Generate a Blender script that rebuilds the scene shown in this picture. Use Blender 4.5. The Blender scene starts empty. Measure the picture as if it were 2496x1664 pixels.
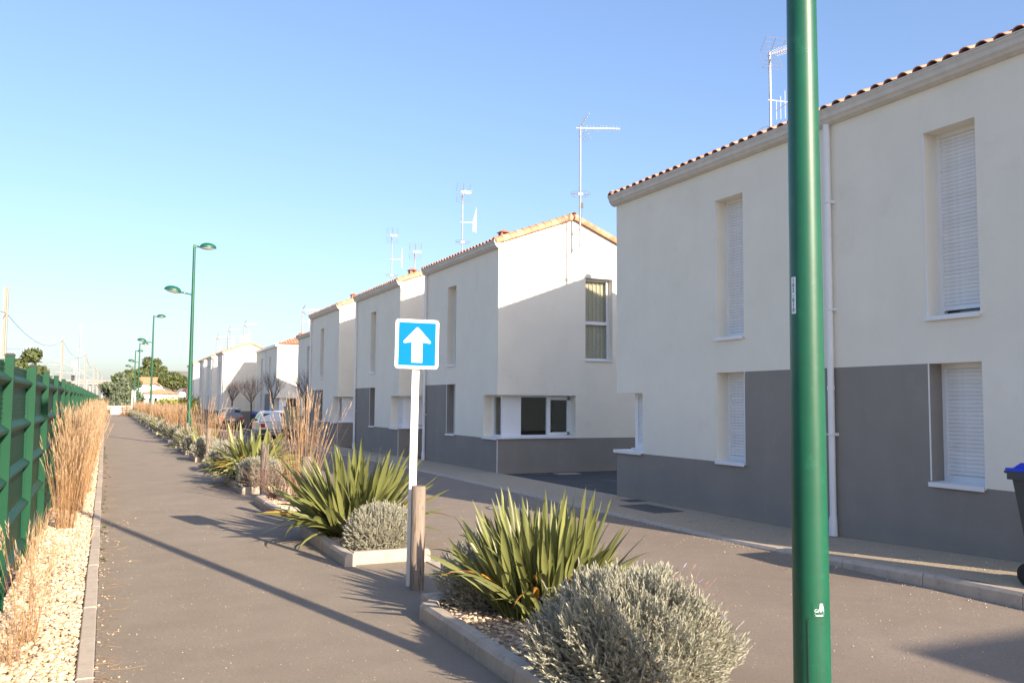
import bpy, math, random
import numpy as np
from math import sin, cos, pi, radians, sqrt, atan2
from mathutils import Vector, Matrix
random.seed(7); rng = np.random.default_rng(7)
SC = bpy.context.scene; COL = SC.collection

# ---------------------------------------------------------------- camera, sky, sun, exposure
YAW, PITCH, ROLL = radians(24.8), radians(3.95), 0.007
fw = Vector((sin(YAW)*cos(PITCH), cos(YAW)*cos(PITCH), sin(PITCH)))
r0 = Vector((cos(YAW), -sin(YAW), 0)); u0 = r0.cross(fw)
cr = r0*cos(ROLL)+u0*sin(ROLL); cu = u0*cos(ROLL)-r0*sin(ROLL)
cd = bpy.data.cameras.new('camera'); cam = bpy.data.objects.new('camera', cd); COL.objects.link(cam)
M = Matrix.Identity(4)
for i in range(3):
    M[i][0] = cr[i]; M[i][1] = cu[i]; M[i][2] = -fw[i]
M[0][3], M[1][3], M[2][3] = 0, 0, 1.7
cam.matrix_world = M
cd.sensor_width = 36; cd.lens = 36*2136/2496; cd.clip_start = 0.05; cd.clip_end = 3000
cd.dof.use_dof = False
SC.camera = cam
SUN_EL, SUN_AZ = radians(21.6), radians(180-14.3)      # azimuth from +Y towards +X
w = bpy.data.worlds.new('World'); SC.world = w; w.use_nodes = True
nt = w.node_tree; nt.nodes.clear()
sky = nt.nodes.new('ShaderNodeTexSky'); sky.sky_type = 'NISHITA'; sky.sun_disc = False
sky.sun_elevation = SUN_EL; sky.sun_rotation = SUN_AZ; sky.altitude = 0
sky.air_density = 0.95; sky.dust_density = 1.7; sky.ozone_density = 2.9
bg = nt.nodes.new('ShaderNodeBackground'); bg.inputs[1].default_value = 0.131
wo = nt.nodes.new('ShaderNodeOutputWorld')
bw = nt.nodes.new('ShaderNodeRGBToBW'); m1 = nt.nodes.new('ShaderNodeMath'); m1.operation = 'MULTIPLY'; m1.inputs[1].default_value = .55
m2 = nt.nodes.new('ShaderNodeMath'); m2.operation = 'POWER'; m2.inputs[1].default_value = -.22
sv = nt.nodes.new('ShaderNodeVectorMath'); sv.operation = 'SCALE'      # brightness grade on the sky colour: dims bright parts, lifts dark ones
nt.links.new(sky.outputs[0], bw.inputs[0]); nt.links.new(bw.outputs[0], m1.inputs[0]); nt.links.new(m1.outputs[0], m2.inputs[0])
tn = nt.nodes.new('ShaderNodeVectorMath'); tn.operation = 'MULTIPLY'; tn.inputs[1].default_value = (1.06, 1.0, 1.03); nt.links.new(sky.outputs[0], tn.inputs[0]); nt.links.new(tn.outputs[0], sv.inputs[0]); nt.links.new(m2.outputs[0], sv.inputs['Scale']); nt.links.new(sv.outputs[0], bg.inputs[0])
nt.links.new(bg.outputs[0], wo.inputs[0])
sd = bpy.data.lights.new('sun', 'SUN'); sd.energy = 5.0; sd.angle = radians(0.53); sd.color = (1.0, 0.85, 0.66)
sun = bpy.data.objects.new('sun', sd); COL.objects.link(sun)
sdir = Vector((sin(SUN_AZ)*cos(SUN_EL), cos(SUN_AZ)*cos(SUN_EL), sin(SUN_EL)))
sun.rotation_euler = sdir.to_track_quat('Z', 'Y').to_euler()
sun.location = (20, -60, 40)
vs = SC.view_settings; vs.view_transform = 'Standard'; vs.look = 'None'; vs.gamma = 1; vs.use_curve_mapping = False
vs.exposure = 1.1
SC.render.engine = 'CYCLES'

# ---------------------------------------------------------------- materials
MATS = {}
def mat(name, col, rough=0.8, var=0.0, scale=8.0, bump=0.0, bscale=60.0, metal=0.0, spec=0.5, island=0.0,
        objrand=0.0, col2=None, c2scale=3.0, c2lo=.45, c2hi=.65, specks=None, trans=0.0, coat=0.0, stretch=None, wear=None, streak=None, splash=None):
    m = bpy.data.materials.new(name); m.use_nodes = True; MATS[name] = m
    n = m.node_tree.nodes; l = m.node_tree.links; b = n['Principled BSDF']
    b.inputs['Roughness'].default_value = rough; b.inputs['Metallic'].default_value = metal
    b.inputs['Specular IOR Level'].default_value = spec; b.inputs['Coat Weight'].default_value = coat
    tc = n.new('ShaderNodeTexCoord'); co = tc.outputs['Object']
    if stretch:
        mp = n.new('ShaderNodeMapping'); mp.inputs['Scale'].default_value = stretch
        l.new(co, mp.inputs['Vector']); co = mp.outputs['Vector']
    def noise(s, det=6.0, rgh=.6):
        t = n.new('ShaderNodeTexNoise'); t.inputs['Scale'].default_value = s; t.inputs['Detail'].default_value = det
        t.inputs['Roughness'].default_value = rgh; l.new(co, t.inputs['Vector']); return t.outputs['Fac']
    def rampmix(fac, lo, hi, a, bcol):
        mr = n.new('ShaderNodeMapRange'); mr.inputs[1].default_value = lo; mr.inputs[2].default_value = hi
        l.new(fac, mr.inputs[0]); mx = n.new('ShaderNodeMix'); mx.data_type = 'RGBA'
        l.new(mr.outputs[0], mx.inputs['Factor']); 
        for sock, v in ((mx.inputs['A'], a), (mx.inputs['B'], bcol)):
            if isinstance(v, tuple): sock.default_value = (*v, 1)
            else: l.new(v, sock)
        return mx.outputs['Result']
    cur = tuple(col)
    if col2 is not None: cur = rampmix(noise(c2scale), c2lo, c2hi, cur, tuple(col2))
    if wear: # (colour, scale, lo, hi)
        cur = rampmix(noise(wear[1], 8, .7), wear[2], wear[3], cur, tuple(wear[0]))
    if specks: # (colour, scale, radius)
        v = n.new('ShaderNodeTexVoronoi'); v.inputs['Scale'].default_value = specks[1]; l.new(co, v.inputs['Vector'])
        ad = n.new('ShaderNodeMath'); ad.operation = 'MULTIPLY_ADD'
        l.new(v.outputs['Color'], ad.inputs[0]); ad.inputs[1].default_value = specks[2]*2.2; ad.inputs[2].default_value = 0
        lt = n.new('ShaderNodeMath'); lt.operation = 'SUBTRACT'; l.new(ad.outputs[0], lt.inputs[0]); l.new(v.outputs['Distance'], lt.inputs[1])
        cur = rampmix(lt.outputs[0], specks[2]*1.35, specks[2]*1.6, cur, tuple(specks[0]))
    def scalef(fac, amt, cur, lo=0.0, hi=1.0):
        mr = n.new('ShaderNodeMapRange'); mr.inputs[1].default_value = lo; mr.inputs[2].default_value = hi
        mr.inputs[3].default_value = 1-amt; mr.inputs[4].default_value = 1+amt; l.new(fac, mr.inputs[0])
        mx = n.new('ShaderNodeVectorMath'); mx.operation = 'SCALE'
        if isinstance(cur, tuple): mx.inputs[0].default_value = cur
        else: l.new(cur, mx.inputs[0])
        l.new(mr.outputs[0], mx.inputs['Scale']); return mx.outputs[0]
    if var: cur = scalef(noise(scale), var, cur, .3, .7)
    if streak:   # rain streaks: (amount, frequency)
        mp2 = n.new('ShaderNodeMapping'); mp2.inputs['Scale'].default_value = (streak[1], streak[1], streak[1]*.045); l.new(tc.outputs['Object'], mp2.inputs['Vector'])
        t2 = n.new('ShaderNodeTexNoise'); t2.inputs['Scale'].default_value = 1; t2.inputs['Detail'].default_value = 5; l.new(mp2.outputs[0], t2.inputs['Vector'])
        cur = scalef(t2.outputs['Fac'], streak[0], cur, .35, .65)
    if splash:   # rain-splash dirt on the lowest part of the wall: (colour, height)
        sx = n.new('ShaderNodeSeparateXYZ'); l.new(tc.outputs['Object'], sx.inputs[0]); ns = noise(5.0)
        ad2 = n.new('ShaderNodeMath'); ad2.operation = 'MULTIPLY_ADD'; ad2.inputs[1].default_value = .35; l.new(ns, ad2.inputs[0]); l.new(sx.outputs['Z'], ad2.inputs[2])
        cur = rampmix(ad2.outputs[0], splash[1]+.30, splash[1]+.05, cur, tuple(splash[0]))
    if island:
        g = n.new('ShaderNodeNewGeometry'); cur = scalef(g.outputs['Random Per Island'], island, cur)
    if objrand:
        g = n.new('ShaderNodeObjectInfo'); cur = scalef(g.outputs['Random'], objrand, cur)
    if isinstance(cur, tuple): b.inputs['Base Color'].default_value = (*cur, 1)
    else: l.new(cur, b.inputs['Base Color'])
    if bump:
        bp = n.new('ShaderNodeBump'); bp.inputs['Strength'].default_value = bump; bp.inputs['Distance'].default_value = 0.01
        l.new(noise(bscale, 4, .6), bp.inputs['Height']); l.new(bp.outputs[0], b.inputs['Normal'])
    if trans:
        tr = n.new('ShaderNodeBsdfTranslucent'); ms = n.new('ShaderNodeMixShader'); ms.inputs[0].default_value = trans
        if isinstance(cur, tuple): tr.inputs[0].default_value = (*cur, 1)
        else: l.new(cur, tr.inputs[0])
        l.new(b.outputs[0], ms.inputs[1]); l.new(tr.outputs[0], ms.inputs[2]); l.new(ms.outputs[0], n['Material Output'].inputs[0])
    return m
mat('asphalt', (.30, .245, .185), .95, .09, 1.7, .8, 190, col2=(.315, .258, .198), c2scale=.5, c2lo=.4, c2hi=.65, specks=((.80, .72, .62), 30, .12), wear=((.24, .195, .148), 60, .50, .62))
mat('asphalt_road', (.26, .205, .158), .95, .07, 2.9, .8, 190, col2=(.31, .25, .195), c2scale=.35, c2lo=.4, c2hi=.62, specks=((.72, .64, .56), 26, .10), wear=((.22, .175, .135), 60, .50, .62))
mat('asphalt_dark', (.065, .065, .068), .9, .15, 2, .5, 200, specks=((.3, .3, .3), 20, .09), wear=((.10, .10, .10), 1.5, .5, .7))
mat('pavement_gravel', (.46, .37, .26), .95, .14, 50, .9, 150, specks=((.66, .58, .47), 60, .12), wear=((.26, .22, .17), 3.2, .56, .76))
mat('concrete', (.50, .42, .335), .9, .12, 7, .35, 120, wear=((.24, .21, .17), 9, .55, .75), objrand=.08)
mat('concrete_dark', (.27, .25, .225), .9, .14, 9, .35, 120, wear=((.16, .15, .13), 6, .55, .75), objrand=.12)
mat('pebble', (.58, .415, .275), .75, .10, 30, .2, 90, island=.32, col2=(.68, .54, .40), c2scale=14, c2lo=.4, c2hi=.6)
mat('gravel_bed', (.50, .38, .25), .95, .25, 40, 1.0, 45, specks=((.78, .66, .48), 26, .2))
mat('soil', (.30, .22, .14), .95, .3, 20, .8, 40, specks=((.6, .48, .33), 30, .2))
mat('render_white', (.875, .818, .69), .92, .035, 1.3, .45, 170, wear=((.78, .70, .59), 1.6, .58, .9), streak=(.009, 2.3))
mat('render_grey', (.275, .25, .218), .92, .05, .9, .45, 170, wear=((.32, .29, .255), 2.0, .52, .8), streak=(.022, 2.0), splash=((.33, .28, .225), .08))
mat('alu_white', (.80, .80, .80), .38, .03, 4)
mat('pvc_white', (.82, .82, .82), .45, .02, 4)
mat('shutter', (.80, .79, .78), .5, .03, 5, objrand=.03, streak=(.035, 12))
mat('gutter', (.62, .59, .54), .5, .05, 3, streak=(.05, 9))
mat('glass_dark', (.02, .025, .025), .03, spec=.8)
mat('curtain', (.80, .74, .60), .9, .08, 20, trans=.3)
mat('tile', (.60, .265, .15), .85, .18, 6, .25, 60, objrand=.22, wear=((.68, .42, .29), 7, .5, .75))
mat('tile_far', (.66, .32, .155), .85, .22, 3, .3, 20, island=.15)
mat('terracotta', (.42, .17, .10), .8, .15, 10)
mat('mortar', (.62, .52, .42), .95, .1, 20, .4, 60)
mat('lamp_green', (.004, .088, .046), .44, .12, 5, .10, 8, coat=.12, wear=((.012, .125, .07), 11, .58, .7), streak=(.12, 14))
mat('fence_green', (.001, .058, .026), .55, .08, 4, objrand=.08, spec=.25)
mat('panel_green', (.002, .058, .026), .55, .22, 18, .25, 40, objrand=.12, wear=((.13, .16, .10), 16, .55, .8), stretch=(1, 1, 3.5))
mat('black_plastic', (.015, .015, .016), .5)
mat('lamp_lens', (.72, .74, .74), .2, spec=.6)
mat('galvanised', (.42, .43, .44), .45, .12, 25, .1, 60, metal=.5)
mat('wire', (.45, .46, .48), .4, metal=.6)
mat('wood_post', (.25, .20, .16), .9, .25, 14, 1.0, 30, stretch=(1, 1, .10), wear=((.10, .075, .055), 26, .56, .64), objrand=.1)
mat('wood_pale', (.42, .40, .26), .8, .12, 9, .2, 30, stretch=(.3, 1, 1))
mat('sign_blue', (.0, .17, .68), .7, .03, 3, spec=.1)
mat('sign_white', (.86, .86, .84), .6, .02, 8)
mat('sign_back', (.55, .55, .54), .5)
mat('sign_pole', (.80, .78, .74), .55, .09, 10, .1, 12, stretch=(2, 2, .4))
mat('phormium', (.205, .22, .072), .38, .18, 3, objrand=.38, trans=.22, spec=.5, stretch=(2.5, 2.5, .3))
mat('phormium_old', (.50, .22, .03), .5, .25, 4, objrand=.3, trans=.2)
mat('lavender', (.44, .43, .34), .85, .08, 5, island=.22, trans=.18)
mat('lavender_core', (.16, .14, .10), .95, .3, 14, .8, 20)
mat('straw', (.47, .29, .15), .75, .10, 3, island=.35, trans=.25)
mat('straw_pale', (.54, .38, .235), .8, .08, 3, island=.3, trans=.3)
mat('twig', (.20, .15, .12), .85, .2, 6)
mat('twig_red', (.30, .17, .13), .85, .2, 6)
mat('bark', (.10, .08, .065), .9, .2, 8, .6, 20)
mat('leaf_dark', (.095, .12, .040), .7, .1, 1, island=.45, trans=.15)
mat('leaf_blue', (.13, .16, .095), .75, .1, 1, island=.4, trans=.1)
mat('leaf_olive', (.11, .14, .045), .7, .1, 1, island=.4, trans=.15)
mat('leaf_yellow', (.36, .37, .03), .7, .1, 1, island=.35, trans=.15)
mat('leaf_brown', (.22, .14, .09), .8, .1, 1, island=.4)
mat('ground_dry', (.22, .19, .12), .95, .3, .2, .5, 5, col2=(.13, .15, .06), c2scale=.06, c2lo=.4, c2hi=.6)
mat('ballast', (.26, .21, .17), .95, .25, 6, .8, 20)
mat('car_white', (.80, .78, .74), .25, coat=.7)
mat('car_beige', (.30, .25, .20), .3, coat=.7, metal=.3)
mat('car_red', (.45, .03, .03), .3, coat=.6)
mat('tail_red', (.50, .012, .012), .2, coat=.5)
mat('rubber', (.02, .02, .02), .8)
mat('bumper_grey', (.05, .05, .055), .6)
mat('plate', (.78, .78, .72), .5)
mat('plate_ink', (.02, .02, .02), .6)
mat('bin_grey', (.055, .06, .062), .5, .1, 6)
mat('bin_blue', (.012, .06, .62), .4)
mat('sticker_white', (.80, .82, .84), .45)
mat('sticker_green', (.003, .10, .05), .45)
mat('ink', (.03, .035, .04), .6)
mat('ink_orange', (.80, .22, .02), .6)
mat('ink_purple', (.16, .03, .16), .6)
mat('blue_plastic', (.08, .22, .85), .45)
mat('iron', (.10, .10, .105), .6, .2, 12, .4, 60)
mat('concrete_pale', (.31, .295, .275), .85, .06, 1)
mat('roof_grey', (.10, .10, .12), .6, .05, 1)
mat('lavender_flower', (.38, .30, .55), .8)
# glazing: reflective sheet that lets light through
g = bpy.data.materials.new('glazing'); g.use_nodes = True; MATS['glazing'] = g
n = g.node_tree.nodes; l = g.node_tree.links; n.remove(n['Principled BSDF'])
gl = n.new('ShaderNodeBsdfGlossy'); gl.inputs['Roughness'].default_value = .02; tr = n.new('ShaderNodeBsdfTransparent')
tr.inputs[0].default_value = (.88, .92, .90, 1)
lw = n.new('ShaderNodeLayerWeight'); lw.inputs[0].default_value = .5; pw = n.new('ShaderNodeMath'); pw.operation = 'POWER'; pw.inputs[1].default_value = 4
l.new(lw.outputs['Facing'], pw.inputs[0]); fr = n.new('ShaderNodeMath'); fr.operation = 'MULTIPLY_ADD'; fr.inputs[1].default_value = .85; fr.inputs[2].default_value = .07; l.new(pw.outputs[0], fr.inputs[0]); mx = n.new('ShaderNodeMixShader')
l.new(fr.outputs[0], mx.inputs[0]); l.new(tr.outputs[0], mx.inputs[1]); l.new(gl.outputs[0], mx.inputs[2]); l.new(mx.outputs[0], n['Material Output'].inputs[0])

# ---------------------------------------------------------------- mesh helpers
class MB:
    def __init__(s): s.v = []; s.f = []; s.m = []
    def quad(s, a, b, c, d, mi=0):
        k = len(s.v); s.v += [a, b, c, d]; s.f.append((k, k+1, k+2, k+3)); s.m.append(mi)
    def poly(s, pts, mi=0):
        k = len(s.v); s.v += list(pts); s.f.append(tuple(range(k, k+len(pts)))); s.m.append(mi)
    def box(s, x0, x1, y0, y1, z0, z1, mi=0):
        k = len(s.v)
        s.v += [(x0,y0,z0),(x1,y0,z0),(x1,y1,z0),(x0,y1,z0),(x0,y0,z1),(x1,y0,z1),(x1,y1,z1),(x0,y1,z1)]
        for f in ((0,3,2,1),(4,5,6,7),(0,1,5,4),(1,2,6,5),(2,3,7,6),(3,0,4,7)):
            s.f.append(tuple(k+i for i in f)); s.m.append(mi)
    def tube(s, pts, rad, n=8, mi=0, cap=True):
        pts = [Vector(p) for p in pts]
        if not hasattr(rad, '__len__'): rad = [rad]*len(pts)
        k0 = len(s.v); ref = None
        for i, p in enumerate(pts):
            t = (pts[min(i+1, len(pts)-1)]-pts[max(i-1, 0)]).normalized()
            if ref is None: ref = Vector((0,0,1)) if abs(t.z) < .9 else Vector((1,0,0))
            a = (ref - t*ref.dot(t)).normalized(); b = t.cross(a); ref = a
            for j in range(n):
                q = 2*pi*j/n; s.v.append(tuple(p+(a*cos(q)+b*sin(q))*rad[i]))
        for i in range(len(pts)-1):
            for j in range(n):
                A = k0+i*n+j; B = k0+i*n+(j+1) % n
                s.f.append((A, B, B+n, A+n)); s.m.append(mi)
        if cap:
            s.f.append(tuple(k0+j for j in range(n))[::-1]); s.m.append(mi)
            e = k0+(len(pts)-1)*n; s.f.append(tuple(e+j for j in range(n))); s.m.append(mi)
    def prism(s, prof, axis, a, b, mi=0):  # prof: 2D closed polygon; axis 'x','y','z'
        def P(u, v, t): return {'y': (u, t, v), 'x': (t, u, v), 'z': (u, v, t)}[axis]
        n = len(prof); k = len(s.v)
        s.v += [P(u, v, a) for u, v in prof]+[P(u, v, b) for u, v in prof]
        for j in range(n):
            j2 = (j+1) % n; s.f.append((k+j, k+j2, k+n+j2, k+n+j)); s.m.append(mi)
        s.f.append(tuple(k+j for j in range(n))[::-1]); s.m.append(mi)
        s.f.append(tuple(k+n+j for j in range(n))); s.m.append(mi)
    def lathe(s, prof, n=16, mi=0, c=(0,0,0)):
        k = len(s.v)
        for r, z in prof:
            for j in range(n): s.v.append((c[0]+r*cos(2*pi*j/n), c[1]+r*sin(2*pi*j/n), c[2]+z))
        for i in range(len(prof)-1):
            for j in range(n):
                A = k+i*n+j; B = k+i*n+(j+1) % n; s.f.append((A, B, B+n, A+n)); s.m.append(mi)
    def mesh(s, name, mats, smooth=False):
        me = bpy.data.meshes.new(name); me.from_pydata([tuple(v) for v in s.v], [], s.f)
        for m in (mats if isinstance(mats, (list, tuple)) else [mats]): me.materials.append(MATS[m])
        me.polygons.foreach_set('material_index', s.m)
        if smooth:
            me.polygons.foreach_set('use_smooth', [True]*len(s.f))
            me.set_sharp_from_angle(angle=radians(38))
        me.update(); return me
    def build(s, name, mats, parent=None, smooth=False, loc=None):
        return link(name, s.mesh(name, mats, smooth), parent, loc)
def link(name, data, parent=None, loc=None, rot=None, scale=None):
    o = bpy.data.objects.new(name, data); COL.objects.link(o)
    if parent is not None: o.parent = parent
    if loc is not None: o.location = loc
    if rot is not None: o.rotation_euler = rot
    if scale is not None: o.scale = scale
    return o
def npmesh(name, V, F, mats, mi=None, smooth=False):
    V = np.asarray(V, np.float32).reshape(-1, 3); F = np.asarray(F, np.int32); k = F.shape[1]
    me = bpy.data.meshes.new(name); me.vertices.add(len(V)); me.vertices.foreach_set('co', V.ravel())
    me.loops.add(F.size); me.loops.foreach_set('vertex_index', F.ravel())
    me.polygons.add(len(F)); me.polygons.foreach_set('loop_start', np.arange(0, F.size, k, dtype=np.int32))
    for m in (mats if isinstance(mats, (list, tuple)) else [mats]): me.materials.append(MATS[m])
    if mi is not None: me.polygons.foreach_set('material_index', np.asarray(mi, np.int32))
    if smooth: me.polygons.foreach_set('use_smooth', np.ones(len(F), bool))
    me.update(calc_edges=True); me.validate(); return me
def thing(name, label, cat, loc=(0,0,0), rz=0, group=None):
    o = bpy.data.objects.new(name, None); COL.objects.link(o); o.location = loc; o.rotation_euler = (0,0,rz)
    o.empty_display_size = .2
    return tag(o, label, cat, group)
def tag(o, label, cat, group=None):
    o['label'] = label; o['category'] = cat
    if group: o['group'] = group
    return o
def struct(o): o['kind'] = 'structure'; return o
def stuff(o): o['kind'] = 'stuff'; return o
def copytree(o, loc=None, rz=None, label=None, parent=None):
    c = o.copy(); COL.objects.link(c); c.parent = parent
    if loc is not None: c.location = loc
    if rz is not None: c.rotation_euler = (0, 0, rz)
    if label: c['label'] = label
    for ch in o.children: copytree(ch, parent=c)
    return c

# ---------------------------------------------------------------- ground levels
def zg(y): return -0.22*min(max((y-22)/20, 0), 1)            # road and yards dip gently further on
def zp(y): return zg(y)+0.02+0.11*min(max((8.7-y)/3.2, 0), 1)   # pavement level: kerb up near, dropped further on
def sheet(name, x0, x1, ys, zf, m, dx=0):
    V = []; F = []
    for i, y in enumerate(ys): V += [(x0, y, zf(y)), (x1, y, zf(y))]
    for i in range(len(ys)-1): F.append((2*i, 2*i+1, 2*i+3, 2*i+2))
    return struct(link(name, npmesh(name, V, F, m)))
YS = [-30, 0, 5, 5.5, 6.5, 7.5, 8.7, 10, 15, 19, 22]+[22+i*2.5 for i in range(1, 9)]+[50, 60, 75, 90, 108, 125]
g = MB(); R = 1400
g.quad((-R, -300, -.40), (R, -300, -.40), (R, R, -.40), (-R, R, -.40)); struct(g.build('ground', 'ground_dry'))
YP = [-30, 0, 20, 60, 106.5]
sheet('path', 0.0, 3.14, YP, lambda y: 0.0, 'asphalt')
b = MB(); b.box(-.005, 0.0, -30, 106.5, -.4, -.005); b.box(3.14, 3.15, -30, 106.5, -.4, -.005); struct(b.build('path_edge', 'concrete_dark'))
sheet('road', 3.30, 7.04, YS, lambda y: zg(y)-.003, 'asphalt_road')
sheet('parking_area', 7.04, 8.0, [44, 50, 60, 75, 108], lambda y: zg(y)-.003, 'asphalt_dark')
sheet('pavement', 7.16, 8.52, [y for y in YS if y <= 44]+[44], zp, 'pavement_gravel')
sheet('pavement_far', 8.12, 8.52, [44, 60, 75, 108], lambda y: zg(y)+.05, 'pavement_gravel')
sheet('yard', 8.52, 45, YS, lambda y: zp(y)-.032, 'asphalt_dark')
sheet('gravel_verge', -.74, -.105, YP, lambda y: -.03, 'gravel_bed')
sheet('railway_ballast', -14, -.9, [-30, 40, 300], lambda y: -.36, 'ballast')
# flush edging between path and road, and the two gravelly joints beside it
ks = MB(); ks.prism([(0,-.2),(.11,-.2),(.11,0),(0,0)], 'y', 0, .985); me_edge = ks.mesh('edging_stone', 'concrete')
ke = MB(); ke.box(3.14, 3.30, -12, 106, -.3, -.02); edging = struct(ke.build('road_edging', 'gravel_bed'))
for i in range(-4, 60):
    if i == 2: pass
    link('edging_stone', me_edge, edging, (3.165, i*1.0, .004+min(0, zg(i)*.5)), rot=(0, random.uniform(-.01,.01), 0))
# path kerb on the left
kb = MB(); kb.box(-.105, -.002, -12, 106, -.3, -.05); pk = struct(kb.build('path_kerb', 'concrete_dark'))
k = MB(); k.prism([(0,-.25),(.10,-.25),(.10,.012),(.092,.02),(.008,.02),(0,.012)], 'y', 0, .988); me_k = k.mesh('kerb_stone', 'concrete')
for i in range(-3, 106): link('kerb_stone', me_k, pk, (-.104+random.uniform(-.004,.004), i, random.uniform(-.004,.004)))
# pavement kerb on the house side
kb = MB(); kb.box(7.05, 7.15, -12, 44, -.6, -.25); hk = struct(kb.build('pavement_kerb', 'concrete_dark'))
k = MB(); k.prism([(0,-.3),(.12,-.3),(.12,0),(.035,0),(.012,-.03)], 'y', 0, .99); me_k2 = k.mesh('kerb_stone', 'concrete')
for i in range(-10, 44):
    link('kerb_stone', me_k2, hk, (7.04, i, zp(i)+.003), rot=(math.atan(zp(i+1)-zp(i)), 0, 0))

# ---------------------------------------------------------------- houses
ZE = 5.46      # wall head
SL = 0.37
EV = .145
def wall_plane(mb, horiz, fixed, a0, a1, z0, z1, holes, grey, flip=False, extra=()):
    """wall in plane (x=fixed, along y) or (y=fixed, along x) as a grid with openings left out"""
    As = sorted({a0, a1, *[h[0] for h in holes], *[h[1] for h in holes], *[g_[0] for g_ in grey], *[g_[1] for g_ in grey], *extra})
    Zs = sorted({z0, z1, *[h[2] for h in holes], *[h[3] for h in holes], *[g_[2] for g_ in grey], *[g_[3] for g_ in grey]})
    As = [a for a in As if a0-1e-6 <= a <= a1+1e-6]; Zs = [z for z in Zs if z0-1e-6 <= z <= z1+1e-6]
    for i in range(len(As)-1):
        for j in range(len(Zs)-1):
            ca, cz = (As[i]+As[i+1])/2, (Zs[j]+Zs[j+1])/2
            if any(h[0] < ca < h[1] and h[2] < cz < h[3] for h in holes): continue
            mi = 1 if any(q[0] < ca < q[1] and q[2] < cz < q[3] for q in grey) else 0
            P = (lambda a, z: (fixed, a, z)) if horiz == 'y' else (lambda a, z: (a, fixed, z))
            mb.quad(P(As[i], Zs[j]), P(As[i+1], Zs[j]), P(As[i+1], Zs[j+1]), P(As[i], Zs[j+1]), mi)
slat_h = .0445
def slat_mesh(L):
    s = MB(); p = [(0,.002),(.008,.012),(.010,.024),(.008,.036),(0,.0425)]
    k = 0
    for (x, z) in p: s.v += [(-x, 0, z), (-x, L, z)]
    for i in range(4): s.f.append((2*i, 2*i+1, 2*i+3, 2*i+2)); s.m.append(0)
    s.quad((0.002,0,0), (0.002,L,0), (0.002,L,slat_h), (0.002,0,slat_h))
    return s.mesh('slat', 'shutter')
SLATS = {}
def slat(L):
    L = round(L, 3)
    if L not in SLATS: SLATS[L] = slat_mesh(L)
    return SLATS[L]
def window(root, X, ya, yb, za, zb, kind, depth=.24, fine=True, curtain=None, gap=0.0):
    """window in a front wall (plane x = X), set back by depth"""
    x = X+depth
    f = MB(); t = .055
    f.box(x-.03, x+.05, ya, ya+t, za, zb); f.box(x-.03, x+.05, yb-t, yb, za, zb)
    f.box(x-.03, x+.05, ya+t, yb-t, zb-t, zb); f.box(x-.03, x+.05, ya+t, yb-t, za, za+.04)
    wn = f.build('window', 'pvc_white', root)
    s = MB(); s.prism([(X-.035, za-.028), (x-.03, za-.004), (x-.03, za+.018), (X-.035, za+.004)], 'y', ya-.012, yb+.012)
    s.box(X-.040, X-.030, ya-.012, yb+.012, za-.045, za+.004); s.build('sill', 'alu_white', wn)
    if kind == 'shutter':
        L = yb-ya-2*t; n_ = int((zb-t-za-.075-gap)/slat_h)
        top = zb-t
        if fine:
            for i in range(n_): link('slat', slat(L), wn, (x-.012, ya+t, top-(i+1)*slat_h))
        else:
            q = MB()
            for i in range(n_): z = top-(i+1)*slat_h; q.box(x-.022, x-.01, ya+t, yb-t, z, z+.041)
            stuff(q.build('slat', 'shutter', wn))
        q = MB(); zb_ = top-n_*slat_h; q.box(x-.026, x-.006, ya+t, yb-t, zb_-.05, zb_-.002); q.box(x-.03, x-.026, ya+t+.1, ya+t+.12, zb_-.03, zb_-.015)
        q.build('bottom_rail', 'alu_white', wn)
        q = MB(); q.quad((x+.03, ya+t, za), (x+.03, yb-t, za), (x+.03, yb-t, zb), (x+.03, ya+t, zb)); q.build('pane', 'glass_dark', wn)
    else:
        q = MB(); q.quad((x+.01, ya+t, za+.04), (x+.01, yb-t, za+.04), (x+.01, yb-t, zb-t), (x+.01, ya+t, zb-t)); q.build('pane', 'glazing', wn)
    return wn
def tile_mesh(r1=.083, r2=.072, L=.26, n=6, name='roof_tile'):
    s = MB(); k = 0; th = .012
    for (r, x) in ((r1, 0), (r2, L)):
        for q in (0, th):
            for j in range(n+1):
                a = pi*j/n; s.v.append((x, (r-q)*cos(a), (r-q)*sin(a)*.85))
    m = n+1
    for j in range(n):
        s.f.append((j, j+1, 2*m+j+1, 2*m+j)); s.m.append(0)          # outer
        s.f.append((m+j+1, m+j, 3*m+j, 3*m+j+1)); s.m.append(0)      # inner
        s.f.append((j+1, j, m+j, m+j+1)); s.m.append(0)              # end
    return s.mesh(name, 'tile', smooth=True)
TILE = tile_mesh(); RIDGE = tile_mesh(.12, .105, .40, name='ridge_tile')
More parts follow.
